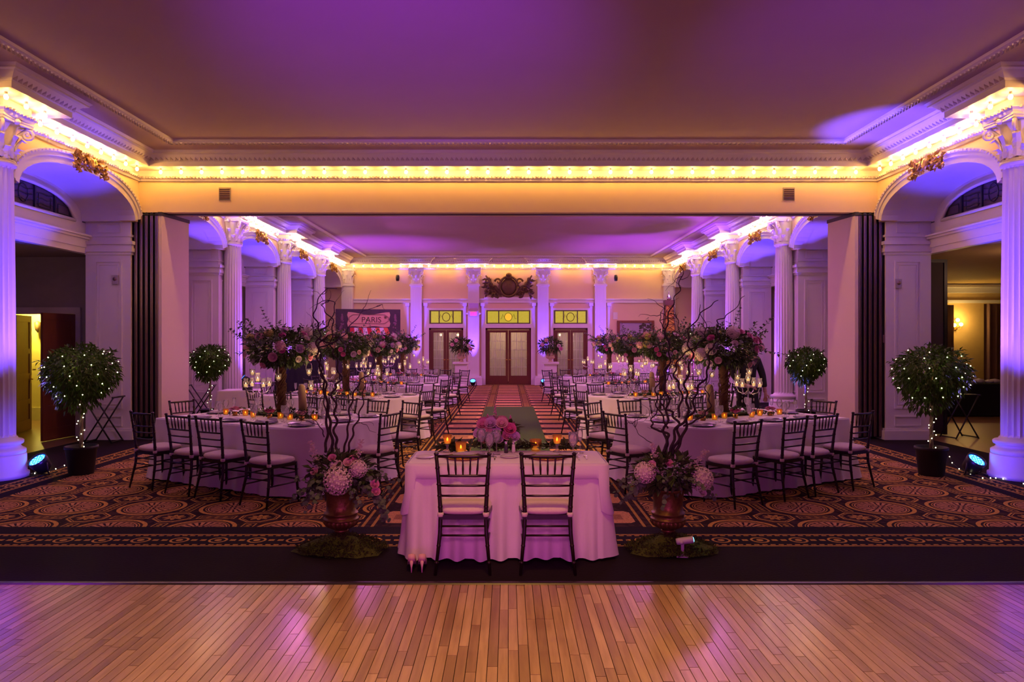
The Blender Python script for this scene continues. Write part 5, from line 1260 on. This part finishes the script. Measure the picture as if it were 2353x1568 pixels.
    # targets given as picture positions at depth ~ y
    if s < 0:
        br = [([(748, 1040), (752, 980), (750, 900), (738, 850), (728, 800), (735, 760), (722, 720), (745, 668), (775, 664)], .010, .012),
              ([(765, 1045), (760, 990), (752, 930), (740, 860), (735, 790), (770, 770), (800, 800)], .012, .012), ([(778, 1045), (770, 1000), (772, 950), (765, 900), (782, 870), (770, 820), (760, 790), (765, 740), (740, 705), (755, 692)], .010, .014),
              ([(790, 1040), (800, 985), (806, 930), (825, 880), (855, 850), (856, 800), (848, 770)], .008, .010), ([(800, 1040), (812, 990), (830, 940), (838, 880), (842, 830)], .008, .010),
              ([(745, 1005), (735, 980), (700, 950), (690, 975)], .004, .006), ([(750, 960), (742, 900), (725, 860), (712, 845)], .005, .008), ([(765, 790), (745, 785), (722, 770), (718, 740)], .006, .010),
              ([(730, 800), (760, 790), (790, 770), (830, 720), (880, 700)], .006, .010), ([(735, 760), (755, 745), (770, 700), (748, 690), (730, 700)], .005, .006)]
    else:
        br = [([(1530, 1045), (1528, 990), (1535, 930), (1525, 870), (1540, 820), (1530, 760), (1545, 700), (1562, 660), (1568, 610)], .010, .014),
              ([(1545, 1045), (1560, 990), (1545, 950), (1520, 930), (1530, 880), (1535, 840)], .011, .014), ([(1552, 1040), (1575, 985), (1580, 930), (1575, 880), (1590, 820), (1580, 770), (1612, 720), (1650, 690)], .011, .012),
              ([(1540, 1040), (1555, 985), (1590, 950), (1600, 900), (1625, 860), (1630, 810), (1650, 780), (1648, 740), (1672, 725), (1712, 680)], .010, .012), ([(1525, 1040), (1535, 1000), (1502, 985), (1500, 960), (1525, 925)], .012, .010),
              ([(1535, 985), (1510, 930), (1512, 880), (1540, 850), (1545, 800)], .007, .012), ([(1560, 960), (1565, 900), (1550, 860), (1565, 820), (1605, 790), (1622, 760), (1605, 700)], .008, .012), ([(1570, 980), (1610, 960), (1632, 930), (1622, 890), (1640, 850)], .007, .010),
              ([(1540, 720), (1555, 730), (1560, 770), (1545, 790)], .004, .006), ([(1530, 760), (1518, 740), (1520, 715), (1530, 710)], .004, .005), ([(1500, 1020), (1470, 1000), (1450, 970), (1432, 985)], .003, .004)]
    for i, (pp, r0, wig) in enumerate(br):
        dy = rr.uniform(-.10, .16); K = [D(px, py, y+dy*(.2+.8*j/len(pp))) for j, (px, py) in enumerate(pp)]; K = [k-Vector((x, y, z0)) for k in K]
        pts, rs = curly(K[0], K[1:], r0*.85, wig, i*7+seed, 8*len(pp)); b = MB(); b.tube(pts, rs, 6)
        for q in range(4):
            j = rr.randrange(len(pts)//3, len(pts)-1); p0 = pts[j]; dd = Vector((rr.uniform(-1, 1), rr.uniform(-.5, .5), rr.uniform(-.2, 1))); tw = [p0]
            for w_ in range(7): dd = (dd+Vector((rr.uniform(-1, 1), rr.uniform(-1, 1), rr.uniform(-1, 1)))*.6).normalized(); tw.append(tw[-1]+dd*.03)
            b.tube(tw, [.003-.0003*w_ for w_ in range(8)], 4, False)
        obj('willow_branch', b, M_branch, r)
front_urn(-1, 4, 'left'); front_urn(1, 9, 'right')
# ------------------------------------------------------------------ ficus trees with fairy lights
FB = MB().ball((0, 0, 0), .0075, 6, 4).data('fairy_bulb', M_fairy)
def ficus(x, y, rad, zc, zt, label, ll, seed, nb=60, pot=True, h=1.0):
    rr = random.Random(seed); r = thing('potted_ficus', label, 'tree', (x, y, 0))
    obj('pot', MB().lathe([(.0, 0), (.145, 0), (.15, .01), (.185, .33), (.20, .335), (.20, .37), (.185, .37), (.175, .33), (.0, .325)], 24), M_pot, r)
    obj('soil', MB().lathe([(0, .33), (.175, .33)], 16, cap=False), M_bark, r); b = MB()
    tops = []
    for k in range(3):
        pts = [(.012*math.cos(k*2.1+t*1.6), .012*math.sin(k*2.1+t*1.6)+.0, .33+(zc-rad*.6-.33)*t/8) for t in range(9)]; b.tube(pts, [.016-.0006*t for t in range(9)], 6)
    for k in range(12):
        a = k*.9; b.tube([(0, 0, zc-rad*.7), (.15*rad*math.cos(a), .15*rad*math.sin(a), zc-rad*.3), (.6*rad*math.cos(a), .6*rad*math.sin(a), zc+rad*rr.uniform(-.2, .7))], [.010, .008, .003], 5, False)
    obj('trunk', b, M_ftrunk, r); b = MB(); foliage(b, (0, 0, zc), (rad, rad, rad*.82), int(3400*min(1, rad/.42)), .072, .034, rr, .7, .35); foliage(b, (-.05, 0, zc-rad*.75), (rad*.6, rad*.6, rad*.4), 220, .085, .034, rr, 1.2)
    for k in range(9):
        a = rr.random()*2*PI; d = Vector((math.cos(a), math.sin(a), rr.uniform(.2, 1.2))).normalized()
        for j in range(7): b.leaf(Vector((0, 0, zc))+Vector((d.x*rad, d.y*rad, d.z*rad*.82))*(.95+.035*j), d+Vector((rr.uniform(-1, 1), rr.uniform(-1, 1), rr.uniform(-1, .3))), (0, 0, 1), .08, .034, .15)
    o = obj('foliage', b, M_ficus, r); o['kind'] = 'stuff'
    sl = thing('fairy_lights', ll, 'string lights', (x, y, 0)); pts = []
    for k in range(nb):
        t = k/nb; a = t*2*PI*6.5
        if t < .22: tt = t/.22; q = .045; z = .36+(zc-rad*.9-.36)*tt; p = (q*math.cos(a*2), q*math.sin(a*2)-.02, z)
        else: tt = (t-.22)/.78; zz = -.85+1.7*tt; q = math.sqrt(max(.05, 1-zz*zz))*rad*1.03; p = (q*math.cos(a), q*math.sin(a), zc+zz*rad*.84)
        pts.append(p); obj('bulb', FB, None, sl, p)
    w_ = MB(); w_.tube([Vector(p)*1.0 for p in pts], .002, 3, False); obj('wire', w_, M_leaf, sl)
    point('fairy_glow', (x, y-.25*rad, zc), 5, (1, .75, .35), .3)
g = G(187, 1089); ficus(g.x, g.y, .45, 1.33, 0, 'round-headed potted ficus tree before the panelled pier at the far left', 'warm fairy lights wound through the near left ficus', 31)
g = G(2140, 1092); ficus(g.x, g.y, .45, 1.32, 0, 'round-headed potted ficus tree before the panelled pier at the far right', 'warm fairy lights wound through the near right ficus', 32)
ficus(D(483, 900, 14.6).x, 14.6, .37, 1.36, 0, 'small potted ficus tree behind the nearest left table', 'warm fairy lights in the small ficus behind the left table', 33, 44)
ficus(D(1852, 900, 14.4).x, 14.4, .37, 1.30, 0, 'small potted ficus tree behind the nearest right table', 'warm fairy lights in the small ficus behind the right table', 34, 44)
ficus(D(735, 900, 21.2).x, 21.2, .5, 1.7, 0, 'potted ficus tree far back by the third left table', 'warm fairy lights in the ficus by the third left table', 35, 40)
ficus(D(1592, 900, 19.6).x, 19.6, .5, 1.7, 0, 'potted ficus tree far back by the third right table', 'warm fairy lights in the ficus by the third right table', 36, 40)
# fairy light strings on the floor
for s, sn, pp in ((-1, 'left', [(0, 1095), (40, 1092), (80, 1088), (112, 1084), (128, 1078), (148, 1070)]), (1, 'right', [(2352, 1112), (2340, 1098), (2322, 1100), (2305, 1101), (2288, 1099), (2276, 1099), (2258, 1099), (2230, 1091), (2204, 1078), (2188, 1064), (2182, 1050)])):
    sl = thing('fairy_lights', 'string of warm fairy lights trailing on the floor by the %s column' % sn, 'string lights', G(*pp[0], .015)); o0 = G(*pp[0], .015); P = [G(px, py, .015)-o0 for px, py in pp]
    for p in P: obj('bulb', FB, None, sl, p)
    b = MB(); b.tube(P, .003, 4, False); obj('wire', b, M_black, sl)
# ------------------------------------------------------------------ tray stands
def mk_stand():
    r = thing('tray_stand')
    for s, y in ((-1, -.16), (1, .16)):
        for e in (-1, 1): obj('leg', MB().tube([(e*.26, y, .78), (-e*.24, y+.02*s, .0)], .013, 6), M_black, r)
    for e in (-1, 1): obj('top_bar', MB().tube([(e*.26, -.20, .78), (e*.26, .20, .78)], .015, 6), M_black, r); obj('foot_bar', MB().tube([(e*.235, -.18, .02), (e*.235, .18, .02)], .012, 6), M_black, r)
    for y in (-.12, .12): obj('strap', MB().add([(-.26, y-.02, .79), (.26, y-.02, .79), (.26, y+.02, .79), (-.26, y+.02, .79)], [(0, 1, 2, 3)]), M_black, r)
    return r
KST = Kind(mk_stand)
for px, py, rz, t in ((238, 1016.0, 0, 'folding black tray stand behind the near left ficus'), (462, 968, .1, 'folding black tray stand behind the small left ficus'), (2204, 1006, .2, 'folding black tray stand in the right side room opening'), (600, 962, .3, 'folding black tray stand with a dark oval tray, behind the left table flowers')):
    g = G(px, py); KST.put((g.x, g.y, 0), rz, t, 'tray stand')
g = G(600, 962); tag(obj('oval_tray', MB().lathe([(0, 0), (.26, 0), (.34, .03), (.33, .035), (.25, .008), (0, .008)], 26), M_black, None, (g.x, g.y, .795), .3), 'dark oval serving tray resting on the tray stand behind the left flowers', 'tray')
# draped side table with moving head light (left)
g = D(556, 898, 14.6); o = drape(rect_out(-.40, .40, -.35, .35, .05), .76, .10, .02, 5, .25); tag(obj('tablecloth', o, M_cloth, None, (g.x, 14.6, 0), .1), 'white cloth over a small side table behind the nearest left table', 'tablecloth')
r = thing('side_table', 'small side table hidden under the white cloth behind the nearest left table', 'table', (g.x, 14.6, 0), .1); obj('tabletop', MB().box(-.36, .36, -.31, .31, .72, .75), M_doorwood, r)
for x in (-.3, .3):
    for y in (-.25, .25): obj('leg', MB().tube([(x, y, 0), (x, y, .72)], .015, 6), M_black, r)
r = thing('moving_head_light', 'black moving head stage light on the small side table at the left', 'stage light', (D(568, 898, 14.5).x, 14.5, .762), .4)
obj('base', MB().box(-.09, .09, -.08, .08, 0, .06), M_black, r); obj('yoke', MB().box(-.10, -.08, -.03, .03, .06, .22).box(.08, .10, -.03, .03, .06, .22), M_black, r)
h = MB(); h.M = Matrix.Translation((0, 0, .2)) @ Matrix.Rotation(-.9, 4, 'Y'); h.lathe([(.05, -.09), (.07, -.06), (.07, .05), (.055, .10)], 14); obj('head', h, M_black, r)
h = MB(); h.M = Matrix.Translation((0, 0, .2)) @ Matrix.Rotation(-.9, 4, 'Y'); h.lathe([(.05, .10), (0, .103)], 14, cap=False); obj('lens', h, M_led, r)
for i, (px, py) in enumerate(((556, 935), (548, 922))):
    q = D(px, py, 10.9)
# black draped booth at left back, white draped tables in back corners
tag(obj('draped_stand', drape(rect_out(-.55, .55, -.3, .3, .04), 1.25, .06, .02, 8, .2), M_blackcloth, None, (D(690, 900, 19.0).x, 19.0, 0)), 'tall stand covered in black cloth behind the second left table', 'stand')
tag(obj('draped_table', drape(rect_out(-1.1, 1.1, -.38, .38, .05), .95, .08, .02, 7, .25), M_cloth, None, (D(1470, 880, 26.5).x, 26.5, 0)), 'long white draped table before the end wall under the painting', 'table')
tag(obj('draped_table', drape(rect_out(-.9, .9, -.38, .38, .05), .80, .08, .02, 7, .25), M_blackcloth, None, (D(850, 880, 26.0).x, 26.0, 0)), 'black draped table in front of the striped backdrop', 'table')
# ------------------------------------------------------------------ striped backdrop
q0, q1 = D(771, 712, 26.9), D(920, 712, 27.3); wd = (q1-q0).length; zt = 2.95; hb = 2.4
r = thing('painted_backdrop', 'dark painted backdrop with a cream scroll sign over a red and white awning', 'backdrop', (q0.x, q0.y, zt-hb), math.atan2(q1.y-q0.y, q1.x-q0.x))
obj('board', MB().box(0, wd, -.02, .02, 0, hb), mat('dark_print', (.07, .045, .06), .8, col2=(.03, .02, .03), scale=5), r)
for x in (.15, wd-.15): obj('foot', MB().box(x-.03, x+.03, -.3, .3, -(zt-hb), -(zt-hb)+.04).box(x-.025, x+.025, .02, .06, -(zt-hb), hb*.7), M_black, r)
sc0, sc1 = wd*.19, wd*.83; sz0, sz1 = hb-.66, hb-.10; pl = []
for i in range(24): a = i/23; pl.append((sc0+(sc1-sc0)*a, sz0+.02*math.sin(a*PI*4)))
pl += [(sc1+.03, sz0+.12), (sc1-.02, (sz0+sz1)/2), (sc1+.03, sz1-.12)]
for i in range(24): a = 1-i/23; pl.append((sc0+(sc1-sc0)*a, sz1-.06+.05*math.cos((a-.5)*2*PI*1.0)*-1))
pl += [(sc0-.03, sz1-.12), (sc0+.02, (sz0+sz1)/2), (sc0-.03, sz0+.12)]
b = MB(); b.strip(pl, 'y', -.026, -.021); obj('scroll_sign', b, mat('cream_print', (.62, .38, .26), .7, col2=(.5, .28, .18), scale=9), r)
M_ink = mat('brown_ink', (.06, .02, .015), .7)
b = MB()
for o_ in (.03, .05): b.tube([(sc0+o_+(sc1-sc0-2*o_)*(.5+.5*math.cos(a)) if abs(math.cos(a)) < .93 else (sc1-o_ if math.cos(a) > 0 else sc0+o_), -.028, (sz0+sz1)/2+(.21-o_)*max(-1, min(1, 1.6*math.sin(a)))) for a in [2*PI*k/48 for k in range(49)]], .005, 4, False)
for k in range(10):
    cx = sc1-.17+.022*(k % 3); cz = (sz0+sz1)/2+.07+.02*(k//3)-.02; b.tube([(cx+.03*math.cos(j*.7+k), -.028, cz+.03*math.sin(j*.7+k)) for j in range(6)], .005, 4, False)
obj('scroll_line', b, M_ink, r)
text('lettering', 'PARIS', .30, (sc1-.30, -.030, (sz0+sz1)/2-.03), (PI/2, 0, 0), M_ink, r, .002, 'RIGHT')
n = 9; a0, a1 = wd*.22, wd*.80; M_red = mat('red_stripe', (.55, .012, .03), .7); M_or = mat('orange_stripe', (.80, .15, .06), .7); M_wh = mat('white_stripe', (.80, .72, .78), .7)
for k in range(n):
    t0, t1 = k/n, (k+1)/n; sk = .16; xa, xb = a0+(a1-a0)*t0, a0+(a1-a0)*t1; xc, xd = xa+sk*(.2+t0)*1.2, xb+sk*(.2+t1)*1.2
    obj('awning_stripe', MB().add([(xa, -.026, sz0-.04), (xb, -.026, sz0-.04), (xd, -.026, sz0-.62), (xc, -.026, sz0-.62), (xa, -.021, sz0-.04), (xb, -.021, sz0-.04), (xd, -.021, sz0-.62), (xc, -.021, sz0-.62)], [(0, 1, 2, 3), (4, 7, 6, 5), (0, 4, 5, 1), (3, 2, 6, 7)]), (M_red if k < 5 else M_or) if k % 2 == 0 else M_wh, r)
b = MB(); rr = random.Random(4)
for cx in (wd*.10, wd*.92):
    for k in range(50): t = rr.random(); b.disc((cx+rr.uniform(-1, 1)*.16*(1-t), -.022-.0001*k, hb-1.15+.95*t), (0, -1, 0), .035, 6)
obj('painted_tree', b, mat('pink_print', (.22, .10, .15), .8), r)
# ------------------------------------------------------------------ tower model
tx = D(1537, 800, 21.6).x; r = thing('tower_model', 'tall golden lattice tower model standing behind the second right table', 'model', (tx, 21.6, 0)); Ht = 3.12
def tw(z): t = z/Ht; return .44*math.exp(-2.1*t)+.045
M_gold = mat('gold_panel', (.62, .36, .05), .45, .3, col2=(.5, .26, .03), scale=6)
b = MB(); lv = [1.05+.2*k for k in range(10)]; vs = []
for z in lv: w_ = tw(z)-.01; vs += [(-w_, -w_, z), (w_, -w_, z), (w_, w_, z), (-w_, w_, z)]
b.add(vs, [(4*i+j, 4*i+(j+1) % 4, 4*i+4+(j+1) % 4, 4*i+4+j) for i in range(len(lv)-1) for j in range(4)]+[(3, 2, 1, 0), tuple(range(4*len(lv)-4, 4*len(lv)))]); obj('tower_body', b, M_gold, r)
lat = MB()
for sx in (-1, 1):
    for sy in (-1, 1):
        b = MB(); zs = [0, .25, .5, .75, 1.05]; vs = []
        for z in zs:
            w_ = tw(z); i_ = w_-.15+.05*z; vs += [(sx*i_, sy*i_, z), (sx*w_, sy*i_, z), (sx*w_, sy*w_, z), (sx*i_, sy*w_, z)]
        b.add(vs, [(4*i+j, 4*i+(j+1) % 4, 4*i+4+(j+1) % 4, 4*i+4+j) for i in range(4) for j in range(4)]+[(3, 2, 1, 0), (16, 17, 18, 19)]); obj('leg', b, M_gold, r)
        lat.tube([(sx*tw(z), sy*tw(z), z) for z in [k*.26 for k in range(12)]], .013, 4)
for f in range(4):
    ca, sa = math.cos(f*PI/2), math.sin(f*PI/2)
    def P3(u, z): w_ = tw(z); x, y = u*w_, -w_-.004; return (x*ca-y*sa, x*sa+y*ca, z)
    for k in range(9):
        z0, z1 = 1.05+.2*k, 1.25+.2*k; lat.tube([P3(-1, z0), P3(1, z1)], .007, 4).tube([P3(1, z0), P3(-1, z1)], .007, 4).tube([P3(-1, z0), P3(1, z0)], .008, 4)
    lat.tube([P3(math.cos(a)*.62, .25+.55*math.sin(a)) for a in [PI*k/10 for k in range(11)]], .018, 5)
obj('lattice', lat, M_bronze, r)
for z, w_, h_ in ((1.0, .10, .06), (.42*4, .03, .04), (2.82, .03, .16)): q = tw(z)+w_; obj('platform', MB().box(-q, q, -q, q, z, z+h_), M_bronze, r)
obj('finial', MB().lathe([(.05, 2.98), (.07, 3.02), (.06, 3.08), (.03, 3.12), (.012, 3.16), (.010, 3.24), (0, 3.26)], 10), M_silver, r)
# ------------------------------------------------------------------ pedestals with urns by the end doors
def mk_ped():
    r = thing('pedestal'); obj('column_body', MB().box(-.20, .20, -.20, .20, .12, .98), M_white, r)
    for z0, z1, w_ in ((0, .12, .25), (.12, .15, .22), (.95, .98, .22), (.98, 1.04, .27)): obj('moulding', MB().box(-w_, w_, -w_, w_, z0, z1), M_white, r)
    return r
KPE = Kind(mk_ped)
for px, s, t in ((1060, -1, 'left'), (1265, 1, 'right')):
    p = D(px, 830, 24.2); x = p.x; KPE.put((x, 24.2, 0), 0, 'white square pedestal standing %s of the centre doors' % t, 'pedestal')
    tag(obj('stone_urn', UM.copy(), None, None, (x, 24.2, 1.042)), 'small gilded urn on the pedestal %s of the centre doors' % t, 'urn').data.materials[0] = M_stone
    r = thing('urn_arrangement', 'dark green foliage arrangement in the pedestal urn %s of the centre doors' % t, 'flower arrangement', (x, 24.2, 1.46)); rr = random.Random(50+s)
    b = MB(); foliage(b, (0, 0, .16), (.36, .30, .22), 520, .12, .05, rr, .2, .4); foliage(b, (0, 0, .02), (.36, .28, .18), 90, .16, .03, rr, 1.0); o = obj('foliage', b, M_leaf, r); o['kind'] = 'stuff'
    for k, c in enumerate(('blush', 'white', 'blush', 'pink')): o = obj('rose', MR[c], None, r, ((-.26, .24, -.14, .30)[k]*1.1, -.25, (.16, .12, .30, .02)[k]), (1.2, 0, 0)); o.scale = (1.1,)*3
# ------------------------------------------------------------------ small white projector light on the floor
g = G(1568, 1279); r = thing('spot_projector', 'small white projector light on a stand beside the right front urn', 'projector', (g.x, g.y, 0))
M_wp = mat('white_plastic', (.68, .60, .66), .4)
obj('base', MB().add([(-.055, -.03, 0), (.035, -.045, 0), (.060, .03, 0), (-.030, .04, 0), (-.055, -.03, .008), (.035, -.045, .008), (.060, .03, .008), (-.030, .04, .008)], [(3, 2, 1, 0), (4, 5, 6, 7), (0, 1, 5, 4), (1, 2, 6, 5), (2, 3, 7, 6), (3, 0, 4, 7)]), M_wp, r)
obj('post', MB().box(-.012, .012, -.008, .008, .008, .11), M_wp, r)
h = MB(); h.M = Matrix.Translation((0, 0, .125)) @ Matrix.Rotation(PI/2-.12, 4, 'Y'); h.lathe([(.0, -.052), (.024, -.05), (.028, -.03), (.028, .075), (.031, .085), (.024, .085)], 16); obj('barrel', h, M_wp, r)
h = MB(); h.M = Matrix.Translation((0, 0, .125)) @ Matrix.Rotation(PI/2-.12, 4, 'Y'); h.lathe([(.025, .086), (.018, .092), (0, .094)], 14, cap=False); obj('lens', h, M_ledw, r)
obj('pivot', MB().lathe([(0, 0), (.016, 0), (.016, .006), (0, .006)], 12).data('pivot', M_wp), None, r, (-.012, -.028, .118), (PI/2, 0, 0))
# ------------------------------------------------------------------ waiter
def skinned(name, verts, edges, radii, m, parent, root=0, sub=2):
    me = bpy.data.meshes.new(name); me.from_pydata([tuple(v) for v in verts], edges, []); me.materials.append(m)
    o = bpy.data.objects.new(name, me); link(o, parent)
    md = o.modifiers.new('skin', 'SKIN'); md.use_smooth_shade = True
    for i, q in enumerate(me.skin_vertices[0].data): q.radius = (radii[i] if isinstance(radii[i], tuple) else (radii[i],)*2); q.use_root = (i == root)
    s_ = o.modifiers.new('sub', 'SUBSURF'); s_.levels = sub; s_.render_levels = sub; return o
px = D(1717, 800, 11.75); r = thing('person', 'person in black standing behind the nearest right table, one arm hanging, one bent', 'person', (px.x, 11.75, 0))
V = [(0, 0, .98), (0, 0, 1.15), (0, .01, 1.32), (0, .01, 1.45), (0, 0, 1.52), (0, -.02, 1.60), (0, -.02, 1.70),
     (-.17, .01, 1.43), (-.24, -.0, 1.20), (-.13, -.14, 1.05), (-.05, -.17, 1.03), (.17, .01, 1.43), (.25, 0, 1.20), (.275, -.03, .98), (.28, -.04, .90),
     (-.09, 0, .92), (-.10, -.01, .50), (-.10, .02, .10), (-.10, -.10, .04), (.09, 0, .92), (.10, -.01, .50), (.10, .02, .10), (.10, -.10, .04)]
Ed = [(0, 1), (1, 2), (2, 3), (3, 4), (4, 5), (5, 6), (3, 7), (7, 8), (8, 9), (9, 10), (3, 11), (11, 12), (12, 13), (13, 14), (0, 15), (15, 16), (16, 17), (17, 18), (0, 19), (19, 20), (20, 21), (21, 22)]
Ra = [(.14, .10), (.13, .09), (.145, .095), (.10, .07), .055, (.078, .092), (.070, .085), .055, .042, .032, .03, .055, .042, .032, .03, .08, .055, .038, .035, .08, .055, .038, .035]
body = skinned('body', V, Ed, Ra, M_skin, r)
sh = [0, 1, 2, 3, 7, 8, 9, 11, 12, 13]; mp_ = {k: i for i, k in enumerate(sh)}
skinned('shirt', [V[k] for k in sh], [(mp_[a], mp_[c]) for a, c in Ed if a in mp_ and c in mp_], [((Ra[k][0]+.02, Ra[k][1]+.02) if isinstance(Ra[k], tuple) else Ra[k]+.015) for k in sh], M_suit, r)
tr = [0, 15, 16, 17, 19, 20, 21]; mp_ = {k: i for i, k in enumerate(tr)}
skinned('trousers', [V[k] for k in tr], [(mp_[a], mp_[c]) for a, c in Ed if a in mp_ and c in mp_], [((Ra[k][0]+.025, Ra[k][1]+.03) if isinstance(Ra[k], tuple) else Ra[k]+.022) for k in tr], M_suit, r)
for x in (-.10, .10): obj('shoe', MB().ball((x, -.06, .045), .055, 10, 6, (.85, 2.3, .8)), M_suit, r)
hb_ = MB(); hb_.ball((0, -.005, 1.70), .098, 14, 9, (.9, 1.05, 1.0)); obj('hair', hb_, M_willow, r)
fb = MB()
for sx in (-1, 1): fb.ball((sx*.032, -.108, 1.665), .010, 6, 4)
fb.ball((0, -.118, 1.64), .016, 6, 5, (.8, 1.2, 1.5)); fb.ball((0, -.108, 1.60), .018, 6, 4, (1.3, .5, .4)); obj('face_features', fb, M_skin, r)
def hand(w0, d, up, nm):
    d = Vector(d).normalized(); up = Vector(up).normalized(); sd_ = d.cross(up).normalized(); w0 = Vector(w0); vs = [w0-d*.03, w0+d*.05]; ed = [(0, 1)]; ra = [.026, (.036, .016)]
    for k in range(4):
        b0 = len(vs); o_ = sd_*(-.027+.018*k); L_ = (.032, .038, .036, .028)[k]
        vs += [w0+d*.085+o_, w0+d*(.085+L_)+o_-up*.012, w0+d*(.085+L_*1.7)+o_-up*.034]; ra += [.010, .009, .007]; ed += [(1, b0), (b0, b0+1), (b0+1, b0+2)]
    b0 = len(vs); vs += [w0+d*.03-sd_*.038, w0+d*.065-sd_*.056-up*.01, w0+d*.09-sd_*.052-up*.022]; ra += [.013, .010, .008]; ed += [(1, b0), (b0, b0+1), (b0+1, b0+2)]
    skinned(nm, vs, ed, ra, M_skin, r, 0, 1)
hand((.282, -.045, .90), (.02, -.05, -1), (0, -1, 0), 'hand'); hand((-.05, -.17, 1.03), (1, -.25, -.25), (0, -.4, 1), 'hand')
